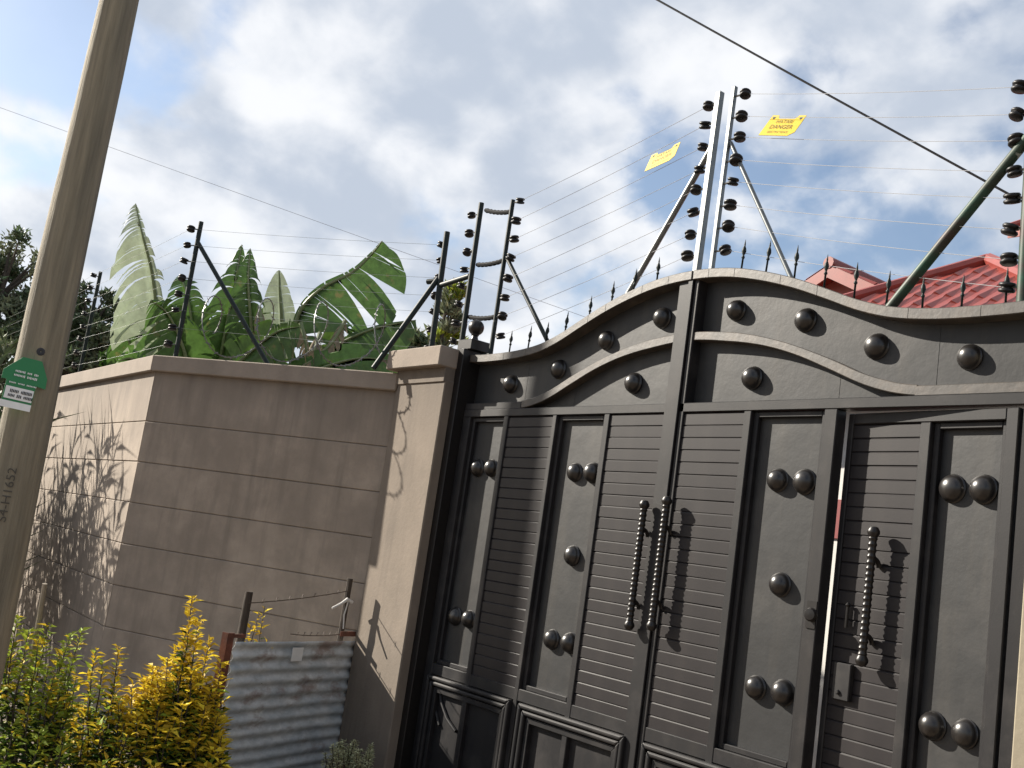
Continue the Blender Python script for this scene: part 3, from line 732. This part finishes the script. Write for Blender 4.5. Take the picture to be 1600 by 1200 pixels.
tag(part('stake', MB().tube([st2+V((0,0,-.5)), st2+V((-.006,.004,.5)), st2+V((.004,0,1.07))], [.026,.023,.022], 8), M_OLDWOOD, smooth=True), 'taller wooden stake with knotted white rope beside the pillar', 'stake', 'stakes by the iron sheet')
tag(part('rope', MB().tube([st2+V((.02,-.12,.84)), st2+V((.02,-.05,.88)), st2+V((.03,-.01,.915)), st2+V((.03,.03,.90)), st2+V((-.02,.03,.885))], [.008,.010,.016,.014,.01], 7).tube([st2+V((.03,0,.90)), st2+V((.02,-.01,.80)), st2+V((.025,0,.70))], .006, 6), M_ROPE, smooth=True), 'white rope knotted round the taller stake', 'rope')
def barbed(label, a, b):
    mb = MB().tube(sag(a, b, .012, 10), .0035, 5)
    for k in range(1, 8):
        p = V(a).lerp(V(b), k/8); 
        mb.tube([p+V((.012,.004,.016)), p-V((.012,.004,.016))], .0018, 4).tube([p+V((-.01,.006,.014)), p-V((-.01,.006,.014))], .0018, 4)
    tag(part('barbed_wire', mb, M_BARB), label, 'wire', 'barbed wires between the stakes')
barbed('barbed wire strung between the tops of the two stakes', st1+V((.03,0,.86)), st2+V((.02,0,.98)))
barbed('barbed wire just above the right half of the iron sheet', st1.lerp(st2,.45)+V((.02,0,.66)), st2+V((.02,0,.66)))

# lone sticks in the shrubs
q0, q1 = ad(18,1195,6.45), ad(70,912,6.45)
tag(part('stick', MB().tube([q0+V((0,0,-.3)), q0.lerp(q1,.5)+V((.012,.004,0)), q1], [.018,.017,.015], 8), M_PALEWOOD, smooth=True), 'pale bent stick standing in the green shrub', 'stick')

# ------------------------------------------------------------------ leaves
def leaf(mb, p, d, nrm, L_, W_, fold=.25, mi=0, curl=.15):
    d = d.normalized(); s = d.cross(nrm)
    if s.length < 1e-4: s = d.orthogonal()
    s.normalize(); n = s.cross(d)
    mid = p+d*(L_*.5)-n*(L_*curl*.3); tip = p+d*L_-n*(L_*curl)
    l1 = p+d*(L_*.35)+s*(W_*.5)+n*(W_*fold); r1 = p+d*(L_*.35)-s*(W_*.5)+n*(W_*fold)
    o = len(mb.v); mb.v += [tuple(p), tuple(l1), tuple(mid), tuple(r1), tuple(tip)]
    mb.f += [(o,o+1,o+2), (o,o+2,o+3), (o+1,o+4,o+2), (o+2,o+4,o+3)]; mb.mi += [mi]*4
rnd = random.Random(21)
def rv(s=1.): return V((rnd.uniform(-s,s), rnd.uniform(-s,s), rnd.uniform(-s,s)))
def shrub(name, label, cat, base, shoots, mats, leafL=(.035,.06), stemmat=M_BARK, group=None, per=46, pick=None):
    """shoots: (x, y, height, spread) upright shoots, each with whorls of leaves"""
    root = thing(name, label, cat, loc=base, group=group); st = MB(); fo = MB(); b = V(base)
    for (x, y, h, sp) in shoots:
        a = b+V((x*.25, y*.25, 0)); t = b+V((x, y, h)); mid = a.lerp(t, .55)+V((x*.2, y*.2, 0))+rv(.03)
        pts = [a, a.lerp(mid,.5)+rv(.015), mid, mid.lerp(t,.5)+rv(.015), t]
        st.tube(pts, [.010,.008,.006,.004,.002], 5)
        n = int(per*h/.8)
        for i in range(n):
            k = .22+.78*i/n; f = k*4; j = min(3, int(f)); p = pts[j].lerp(pts[j+1], f-j)
            an = i*2.4+rnd.uniform(-.5,.5); el = rnd.uniform(.1,.8)
            d = V((math.cos(an)*math.cos(el), math.sin(an)*math.cos(el), math.sin(el)))
            off = d*(sp*rnd.uniform(0,1)*(1.15-k))
            L_ = rnd.uniform(*leafL)*(1.1-.3*k)
            mi = pick(k, rnd) if pick else 0
            leaf(fo, p+off, d+rv(.25), V((0,0,1))+rv(.5), L_, L_*rnd.uniform(.42,.55), mi=mi)
            if off.length > .05 and rnd.random() < .3: st.tube([p, p+off], .0018, 4)
    part('stems', st, stemmat, root, smooth=True)
    part('foliage', fo, mats, root, kind='stuff')
    return root
def shoots_from(pxs, base):
    out = []
    for x, y, dep, sp in pxs:
        p = ad(x, y, dep); out.append((p.x-base[0], p.y-base[1], max(.15, p.z-base[2]), sp))
    return out
def fill(n, x0, x1, y0, y1, d0, d1):
    out = []
    for _ in range(n):
        x, y = rnd.uniform(x0, x1), rnd.uniform(y0, y1); k = (y-y0)/(y1-y0)
        out.append((x, y, d0+(d1-d0)*k+rnd.uniform(-.15,.15), .10+.08*k))
    return out
gb = ad(290,1230,6.75); gb = (gb.x, gb.y, -.36)
pk = lambda k, r: 0 if k > .64+r.uniform(-.25,.2) else (1 if r.random() < .55 else 2)
gs = [(300,932,6.75,.05),(312,965,6.8,.06),(290,985,6.75,.07),(328,1000,6.8,.07),(275,1010,6.8,.07),(262,1028,6.7,.09),(345,1035,6.75,.09),(335,1070,6.7,.1),(300,1045,6.6,.1),
      (240,1040,6.7,.09),(225,1060,6.7,.1),(205,1075,6.7,.1),(250,1090,6.6,.12),(285,1100,6.5,.12),(320,1110,6.5,.12),(340,1120,6.55,.12),(215,1120,6.5,.12),(190,1105,6.6,.12),(265,1140,6.4,.14),(305,1160,6.4,.14),(335,1170,6.4,.12),(230,1160,6.4,.14)] + fill(12, 215, 348, 1045, 1110, 6.85, 6.6) + fill(30, 205, 348, 1050, 1240, 6.8, 6.2)
shrub('golden_shrub', 'golden yellow leafed shrub beside the corrugated sheet', 'shrub', gb, shoots_from(gs, gb), [M_GOLD, M_LIME, M_GRN], leafL=(.035,.10), pick=pk, per=96)
mbs = ad(165,1230,6.7); mbs = (mbs.x, mbs.y, -.36)
ms = [(185,1010,6.7,.05),(150,1015,6.75,.06),(160,1035,6.7,.08),(120,1050,6.7,.1),(180,1060,6.65,.1),(140,1085,6.6,.12),(190,1100,6.55,.12),(110,1110,6.5,.12),(160,1130,6.4,.14),(200,1150,6.35,.14),(130,1160,6.35,.14),(90,1150,6.4,.14)] + fill(26, 90, 215, 1070, 1240, 6.7, 6.2)
pk2 = lambda k, r: (1 if r.random() < .4 else 0) if k > .62 else (1 if r.random() < .25 else 2)
shrub('mixed_shrub', 'low olive shrub between the green shrub and golden shrub', 'shrub', mbs, shoots_from(ms, mbs), [M_GOLD, M_LIME, M_GRN], leafL=(.035,.085), pick=pk2, per=80)
lb = ad(50,1230,6.3); lb = (lb.x, lb.y, -.36)
ls = [(28,962,6.3,.05),(8,975,6.3,.06),(45,985,6.35,.07),(75,975,6.4,.06),(60,1000,6.3,.09),(110,992,6.4,.06),(128,985,6.45,.05),(95,1010,6.4,.08),(15,1010,6.25,.1),(-15,1000,6.25,.1),(35,1040,6.2,.12),(75,1045,6.2,.12),(105,1040,6.3,.1),(0,1070,6.1,.14),(50,1090,6.1,.14),(90,1095,6.15,.14),(20,1130,6.0,.15),(70,1140,6.0,.15),(-20,1120,6.0,.15)] + fill(26, -30, 110, 1040, 1240, 6.3, 5.8)
pk3 = lambda k, r: (1 if r.random() < .75 else 0) if k > .62 else (1 if r.random() < .3 else 2)
shrub('green_shrub', 'light green leafy shrub at the foot of the wooden pole', 'shrub', lb, shoots_from(ls, lb), [M_GOLD, M_LIME, M_GRN], leafL=(.035,.085), pick=pk3, per=80)
# sprig behind the sheet, grey-green weed in front
wb = along(.28,-.10,0); wb = (wb.x, wb.y, -.36)
shrub('yellow_sprig', 'small yellow sprig rising between stake and iron sheet', 'plant', wb, [(0,.03,1.16,.03),(.02,.05,1.20,.03),(-.03,.0,1.06,.04),(.01,.12,.98,.03)], [M_GOLD, M_LIME, M_GRN], leafL=(.05,.08), pick=pk, per=26)
vb = ad(540,1215,7.2); vb = (vb.x, vb.y, -.36)
vs_ = [(rnd.uniform(-.20,.20), rnd.uniform(-.16,.16), 0, .05) for _ in range(34)]
vz = ad(545,1158,7.2).z
vs_ = [(x, y, max(.05, vz+.36-rnd.uniform(0,.09)-abs(x)*.2), .05) for x, y, _, sp in vs_]
shrub('sage_weed', 'pale grey green weed in front of iron sheet, bottom edge', 'plant', vb, vs_, [M_SAGE], leafL=(.022,.035), per=260)
# tall reeds by the wall, left of the pole (their shadows fall on the wall)
def reeds(label, base, n, spread, h):
    root = thing('reed_clump', label, 'reeds', loc=base, group='reed clumps along the left wall'); fo = MB()
    for i in range(n):
        p = V(base)+V((rnd.gauss(0,spread), rnd.gauss(0,spread*.6), 0)); hh = h*rnd.uniform(.6,1.1); ln = rv(.16); ln.z = 0
        fo.tube([p, p+ln*.4+V((0,0,hh*.55)), p+ln*1.2+V((0,0,hh))], [.008,.006,.002], 4)
        for j in range(16):
            k = rnd.uniform(.25,1); q = p+ln*k+V((0,0,hh*k)); d = rv(1); d.z = abs(d.z)*.9+1.1
            leaf(fo, q, d, V((0,0,1))+rv(.4), rnd.uniform(.28,.55), .018, mi=0, curl=.4)
    part('foliage', fo, M_REED, root, kind='stuff')
reeds('tall reed clump by the sunlit wall, nearest the wooden pole', (-7.6,-2.15,-.36), 34, .30, 2.9)
reeds('tall reed clump by the sunlit wall, further along the road', (-8.7,-2.2,-.36), 34, .40, 3.2)
reeds('low reed clump at the foot of the sunlit wall', (-6.8,-2.2,-.36), 38, .30, 2.0)
reeds('tall reed clump at the far end of the sunlit wall', (-9.8,-2.3,-.36), 30, .45, 3.2)

# ------------------------------------------------------------------ banana plant
def banana_leaf(root, pts, wl, wr, side, hang=.5, torn=.5, n=34, mats=M_BAN, dn=V((0,0,-1))):
    pts = [V(p) for p in pts]
    def at(t):
        f = t*(len(pts)-1); i = min(len(pts)-2, int(f)); u = f-i
        p0 = pts[max(0,i-1)]; p1 = pts[i]; p2 = pts[i+1]; p3 = pts[min(len(pts)-1,i+2)]
        return .5*((2*p1)+(p2-p0)*u+(2*p0-5*p1+4*p2-p3)*u*u+(3*p1-p0-3*p2+p3)*u**3)
    rib = MB().tube([at(i/20) for i in range(21)], [.026*(1-.85*i/20) for i in range(21)], 7)
    o = part('leaf', MB(), mats, root); bpy.data.objects.remove(o)
    mb = MB()
    for sgn, W in ((1, wl), (-1, wr)):
        g = 0; ph = rnd.uniform(-.1,.1)
        for i in range(n):
            t0 = .06+.94*i/n; t1 = .06+.94*(i+1)/n
            if g <= 0:
                g = rnd.choice((1,1,2,3,4)) if torn > .6 else rnd.choice((1,2,3,5)); ph = rnd.uniform(-1,1)*torn; gap = torn*rnd.uniform(.08,.5); wj = 1-rnd.uniform(0,.28)*torn
                first = True
            g -= 1; last = g <= 0
            a, b = at(t0), at(t1)
            def prof(t): return W*1.06*(max(0,math.sin(math.pi*min(1,t**.62)))**.8)
            row = []
            for (p, t, e) in ((a,t0,first),(b,t1,last)):
                tg = (at(min(1,t+.02))-at(max(0,t-.02))).normalized()
                s0 = (side*sgn-tg*(side*sgn).dot(tg)).normalized()
                w = prof(t)*wj; ln = []
                for k in range(6):
                    u = k/5; ang = (hang+.35*ph)*u
                    d = s0*math.cos(ang*.8)+dn*math.sin(ang*.8)
                    q = p + d*(w*u) + tg*(w*u*.28) + dn*(w*u*u*.35*max(0,hang+ph*.6))
                    if e: q += (tg if p is a else -tg)*((b-a).length*gap*u*1.6)
                    ln.append(q)
                row.append(ln)
            first = False
            for k in range(5):
                oo = len(mb.v); mb.v += [tuple(row[0][k]), tuple(row[1][k]), tuple(row[1][k+1]), tuple(row[0][k+1])]
                mb.f.append((oo,oo+1,oo+2,oo+3)); mb.mi.append(0)
    import bmesh
    me = mb.mesh('blade', mats, True); bm = bmesh.new(); bm.from_mesh(me); bmesh.ops.remove_doubles(bm, verts=bm.verts, dist=.0005); bm.to_mesh(me); bm.free()
    lf = link('leaf', me, root)
    part('midrib', rib, M_RIB, lf, smooth=True)
bn = thing('banana_plant', 'banana plant with tattered leaves rising behind the splayed wall', 'banana plant', loc=(-7.0, .1, 0))
part('stem', MB().tube([(-7.0,.1,-.1),(-7.02,.12,1.5),(-7.0,.15,2.9),(-6.98,.18,3.3)], [.20,.17,.13,.10], 14), M_BSTEM, bn, smooth=True)
part('stem', MB().tube([(-7.5,-.3,-.1),(-7.5,-.32,1.6),(-7.52,-.35,2.9)], [.16,.13,.09], 12), M_BSTEM, bn, smooth=True)
part('stem', MB().tube([(-6.3,.75,-.1),(-6.3,.75,1.8),(-6.33,.72,3.2)], [.17,.14,.10], 12), M_BSTEM, bn, smooth=True)
D = 12.0
cr = rt.copy()      # blades lie broadside to the road
def bl(pxs, *a, **k): banana_leaf(bn, [ad(x, y, d) for x, y, d in pxs], *a, **k)
bl([(252,600,12.0),(248,520,11.9),(238,430,11.85),(222,365,11.8),(212,318,11.9)], .50, .18, V((-.62,-.78,0)), hang=.75, torn=.7, n=52, mats=M_BANGLARE)
bl([(340,590,12.1),(352,520,12.0),(366,450,12.0),(378,382,12.1)], .40, .34, V((-.6,-.75,0)), hang=.75, torn=.55, mats=M_BAN)
bl([(400,580,12.0),(392,500,11.9),(388,440,11.9),(391,388,12.0)], .30, .28, V((.55,.80,.1)), hang=.8, torn=.5, mats=M_BAN)
bl([(440,570,12.1),(440,500,12.1),(437,455,12.1),(436,422,12.1)], .20, .16, V((-.6,-.75,.2)), hang=.2, torn=.15, mats=M_BANGLARE)
bl([(455,560,12.0),(466,492,12.0),(500,452,12.0),(550,425,12.1),(582,395,12.2),(597,376,12.25)], .05, .78, V((-.30,-.36,.85)), hang=.16, torn=.5, n=40, mats=M_BAN)
bl([(300,600,11.8),(285,540,11.7),(262,490,11.6),(235,470,11.5)], .45, .40, V((.3,.5,.8)), hang=.5, torn=.5, mats=M_BAN)
bl([(290,600,12.3),(300,520,12.3),(292,460,12.3),(280,430,12.4)], .32, .32, V((-.6,-.75,.1)), hang=.4, torn=.4, mats=M_BAN)
bl([(330,610,11.7),(380,560,11.6),(430,520,11.5),(470,510,11.4)], .40, .45, V((-.1,-.2,.95)), hang=.5, torn=.6, mats=M_BAN)
bl([(470,600,11.8),(520,545,11.8),(580,515,11.8),(650,500,11.9)], .05, .62, V((-.1,-.1,.98)), hang=.1, torn=.22, n=30, mats=M_BAN)
bl([(430,610,11.6),(490,580,11.5),(560,560,11.4),(620,565,11.3)], .30, .5, V((-.1,-.1,.98)), hang=.4, torn=.5, mats=M_BAN)
bl([(250,620,11.4),(230,580,11.3),(205,560,11.2),(185,565,11.1)], .35, .35, V((.2,.2,.95)), hang=.6, torn=.6, mats=M_BAN)
bl([(345,610,12.4),(330,540,12.4),(310,505,12.4),(270,480,12.4)], .40, .40, V((.3,.3,.9)), hang=.3, torn=.4, mats=M_BAN)
for x0, y0, x1, y1, w, dd in ((215,600,190,500,.34,12.6),(300,610,320,470,.36,12.8),(380,610,350,480,.34,12.8),(420,610,450,490,.34,12.7),(360,620,420,470,.3,12.9),(270,610,240,480,.36,12.7),(540,610,560,500,.3,12.6),(600,610,620,510,.26,12.5),(480,620,530,500,.34,12.6)):
    bl([(x0,y0,dd),(x0*.6+x1*.4+4,y0*.6+y1*.4,dd),(x1,y1,dd-.1)], w, w, V((-.6,-.75,rnd.uniform(-.2,.3))), hang=.6, torn=.5, n=26, mats=M_BAN)
for (pxs, w) in (([(470,505,11.7),(478,540,11.6),(480,585,11.6)], .10), ([(500,520,11.7),(492,550,11.6),(497,590,11.6)], .12), ([(405,480,11.8),(412,530,11.7),(408,585,11.7)], .10), ([(540,500,11.7),(515,540,11.6),(470,575,11.5)], .10)):
    bl(pxs, w, w, V((-.6,-.75,0)), hang=.9, torn=.9, n=18, mats=M_DEAD)

# ------------------------------------------------------------------ trees
def tree(name, label, base, crown, n, leafL, mats, group=None, trunk_r=.16, clusters=26, up_=.3):
    """crown: list of (centre, radii)"""
    root = thing(name, label, 'tree', loc=base, group=group); tr = MB(); fo = MB(); b = V(base)
    for c, rad in crown:
        c, rad = V(c), V(rad)
        mid = b.lerp(c, .5)+V((rnd.uniform(-.3,.3), rnd.uniform(-.3,.3), 0)); mid.z = max(mid.z, c.z-rad.z*1.1)
        tr.tube([b, b.lerp(mid,.5), mid, c+V((0,0,rad.z*.5))], [trunk_r, trunk_r*.8, trunk_r*.45, trunk_r*.1], 8)
        for j in range(clusters):
            d = rv(1); d.normalize(); q = c+V((d.x*rad.x, d.y*rad.y, d.z*rad.z))*rnd.uniform(.45,1.0)
            tr.tube([c-V((0,0,rad.z*.3)), c.lerp(q,.6)+rv(.08), q], [trunk_r*.25, trunk_r*.12, .006], 5)
            cr_ = rnd.uniform(.16,.34)*max(rad); mi = 0 if rnd.random() < .6 else len(mats)-1
            for i in range(int(n/clusters/len(crown))):
                e = rv(1); e = e.normalized()*(rnd.random()**.45)*cr_; e.z *= .75
                leaf(fo, q+e, rv(1)+V((0,0,up_)), rv(1), rnd.uniform(*leafL), rnd.uniform(*leafL)*.42, mi=mi)
    part('trunk', tr, M_BARK, root, smooth=True)
    part('crown', fo, mats, root, kind='stuff')
t1 = ad(15,470,19); tree('dark_tree', 'dark olive tree behind wooden pole at the left edge', (t1.x,t1.y,0), [(ad(5,440,19),(.75,.9,.9)),(ad(35,500,19),(.8,.9,.8)),(ad(-60,420,19.5),(1.0,1.0,1.3)),(ad(0,560,18.5),(1,1,.8))], 13000, (.08,.15), [M_LEAFD, M_LEAFG], group='trees beyond the wall')
t2 = ad(150,540,18); tree('dark_tree', 'dark olive tree between wooden pole and banana plant', (t2.x,t2.y,0), [(ad(140,500,18),(.55,.6,.55)),(ad(105,540,18),(.7,.7,.7)),(ad(165,545,17.5),(.6,.6,.45)),(ad(120,585,17.5),(1,1,.5))], 12000, (.08,.14), [M_LEAFD, M_LEAFG], group='trees beyond the wall')
t3 = ad(700,540,16); tree('slender_tree', 'slender grey green tree top between the corner fence posts', (t3.x,t3.y,0), [(ad(700,500,16),(.22,.22,.42)),(ad(694,550,16),(.36,.36,.4)),(ad(708,470,16),(.10,.10,.25))], 2600, (.10,.18), [M_LEAFG, M_LIME], group='trees beyond the wall', trunk_r=.06, clusters=12, up_=1.2)
t4 = ad(560,560,15); tree('garden_bush', 'low leafy bush behind the razor wire above the wall', (t4.x,t4.y,0), [(ad(600,560,15),(.6,.6,.32)),(ad(520,575,15),(.6,.6,.3)),(ad(650,545,14.5),(.25,.25,.22))], 4200, (.08,.16), [M_LEAFG, M_LEAFD], group='trees beyond the wall', trunk_r=.06, clusters=16)
t5 = ad(200,600,13); tree('garden_bush', 'dark leafy bush under the tattered banana leaf', (t5.x,t5.y,0), [(ad(190,575,13),(.45,.45,.3)),(ad(260,590,12.8),(.5,.5,.35)),(ad(330,590,12.8),(.4,.4,.3))], 4200, (.08,.15), [M_GRN, M_LEAFD], group='trees beyond the wall', trunk_r=.05, clusters=16)

# ------------------------------------------------------------------ house
def hip_roof(root, apex, half, pitch, name='roof', rib=.21, back=2.0):
    A = V(apex); t = math.tan(R(pitch)); z = A.z-half*t
    B = A+V((0, back, 0))      # short ridge running away
    c = [V((A.x-half, A.y-half, z)), V((A.x+half, A.y-half, z)), V((A.x+half, B.y+half, z)), V((A.x-half, B.y+half, z))]
    rf = MB(); rf.add([c[0], c[1], A], [(0,1,2)]); rf.add([c[1], c[2], B, A], [(0,1,2,3)]); rf.add([c[2], c[3], B], [(0,1,2)]); rf.add([c[3], c[0], A, B], [(0,1,2,3)])
    rf.add(c, [(3,2,1,0)])
    o = part(name, rf, M_ROOF, root)
    # pressed ribs, stepped into tile courses, front face and right face
    rb = MB()
    def ribs(e0, e1, top0, top1, nrm):
        L_ = (e1-e0).length; n = int(L_/rib)
        for i in range(1, n):
            k = i/n; p = e0.lerp(e1, k)
            if (top0-top1).length < .01:
                q = top0; # clipped by the hips
                s = 1-abs(2*k-1); foot = e0.lerp(e1,.5); q = p+(top0-foot)*s
            else:
                d0 = half/L_
                s = min(1, k/d0, (1-k)/d0); q = p+(top0-(e0+(e1-e0)*d0))*s
            steps = max(2, int((q-p).length/.35))
            for j in range(steps):
                a = p.lerp(q, j/steps); b = p.lerp(q, (j+.96)/steps); lift = nrm*.030
                w = (e1-e0).normalized()*.055
                rb.add([a-w, a+w, b-w*.9, b+w*.9, a+lift*1.25, b+lift*.7], [(0,1,4),(0,4,5,2),(1,3,5,4),(2,5,3)])
    n1 = (c[1]-c[0]).cross(A-c[0]).normalized(); ribs(c[0], c[1], A, A, n1)
    n2 = (c[2]-c[1]).cross(B-c[1]).normalized(); ribs(c[1], c[2], A, B, n2)
    n4 = (c[0]-c[3]).cross(A-c[3]).normalized(); ribs(c[3], c[0], B, A, n4)
    part('roof_ribs', rb, M_ROOF, o, kind='stuff')
    hp = MB()
    for a, b in ((A,c[0]),(A,c[1]),(B,c[2]),(B,c[3]),(A,B)): hp.tube([a+V((0,0,.03)), b+V((0,0,.03))], .07, 8)
    part('ridge_cap', hp, M_ROOF, o, smooth=True)
    fb = MB(); e = .02
    fb.box(A.x-half+.0, A.x+half, A.y-half-.02, A.y-half+.005, z-.17, z+.01); fb.box(A.x+half-.005, A.x+half+.02, A.y-half, B.y+half, z-.17, z+.01)
    part('fascia', fb, M_ROOF2, root)
    wl = MB().box(A.x-half+.5, A.x+half-.5, A.y-half+.5, B.y+half-.5, -.5, z-.01); part('house_wall', wl, M_HWALL, root)
    wb2 = MB().box(A.x-half+.48, A.x+half-.48, A.y-half+.48, B.y+half-.48, 1.95, 2.28); part('painted_band', wb2, M_HRED, root)
    return z
hA = ad(1545,410,11.5)
hs = thing('house', 'red roofed house behind the right gate leaf', 'house', loc=(hA.x, hA.y, 0))
hip_roof(hs, hA, 3.1, 31)
hB = ad(1296,413,15.5)
hs2 = thing('house', 'red roofed outbuilding with pink gable peeking over the gate', 'house', loc=(hB.x, hB.y, 0))
def gable(root, A, half, t, depth):
    A = V(A); z = A.z-half*t
    for sg in (-1, 1):
        mb = MB(); th = V((0,0,-.09))
        c = [A, A+V((sg*half,0,-half*t)), A+V((sg*half,depth,-half*t)), A+V((0,depth,0))]
        mb.add(c+[p+th for p in c], [(0,1,2,3),(7,6,5,4),(0,4,5,1),(1,5,6,2),(2,6,7,3),(3,7,4,0)])
        o = part('roof', mb, M_ROOF, root)
        rb = MB(); n = int(depth/.2); d = (c[1]-c[0]); nr = V((sg*t,0,1)).normalized()
        for i in range(n):
            p = A+V((0, .03+i*.2, 0)); w = V((0,.05,0))
            for j in range(6):
                a = p+d*(j/6); b = p+d*((j+.95)/6)
                rb.add([a-w, a+w, b-w, b+w, a+nr*.025, b+nr*.04], [(0,1,4),(0,4,5,2),(1,3,5,4),(2,5,3)])
        part('roof_ribs', rb, M_ROOF, o, kind='stuff')
    part('ridge_cap', MB().tube([A+V((0,-.03,.02)), A+V((0,depth,.02))], .09, 10), M_ROOF, root, smooth=True)
    part('gable_wall', MB().prism([(A.x-half+.25, -.5), (A.x+half-.25, -.5), (A.x+half-.25, z+.25*t-.1), (A.x, A.z-.1), (A.x-half+.25, z+.25*t-.1)], A.y+.28, A.y+depth-.2), M_ROOF2, root)
    for sg in (-1, 1):
        part('barge_board', MB().prism([(A.x, A.z-.02), (A.x+sg*half, z-.02), (A.x+sg*half, z-.20), (A.x, A.z-.20)], A.y-.02, A.y+.015), M_ROOF, root)
gable(hs2, hB, 2.4, .50, 4.0)
hC = ad(1752,300,18.5)
hs3 = thing('house', 'taller red roofed house behind, at right edge above the gate', 'house', loc=(hC.x, hC.y, 0))
hip_roof(hs3, hC, 1.25, 34)

fixnormals()
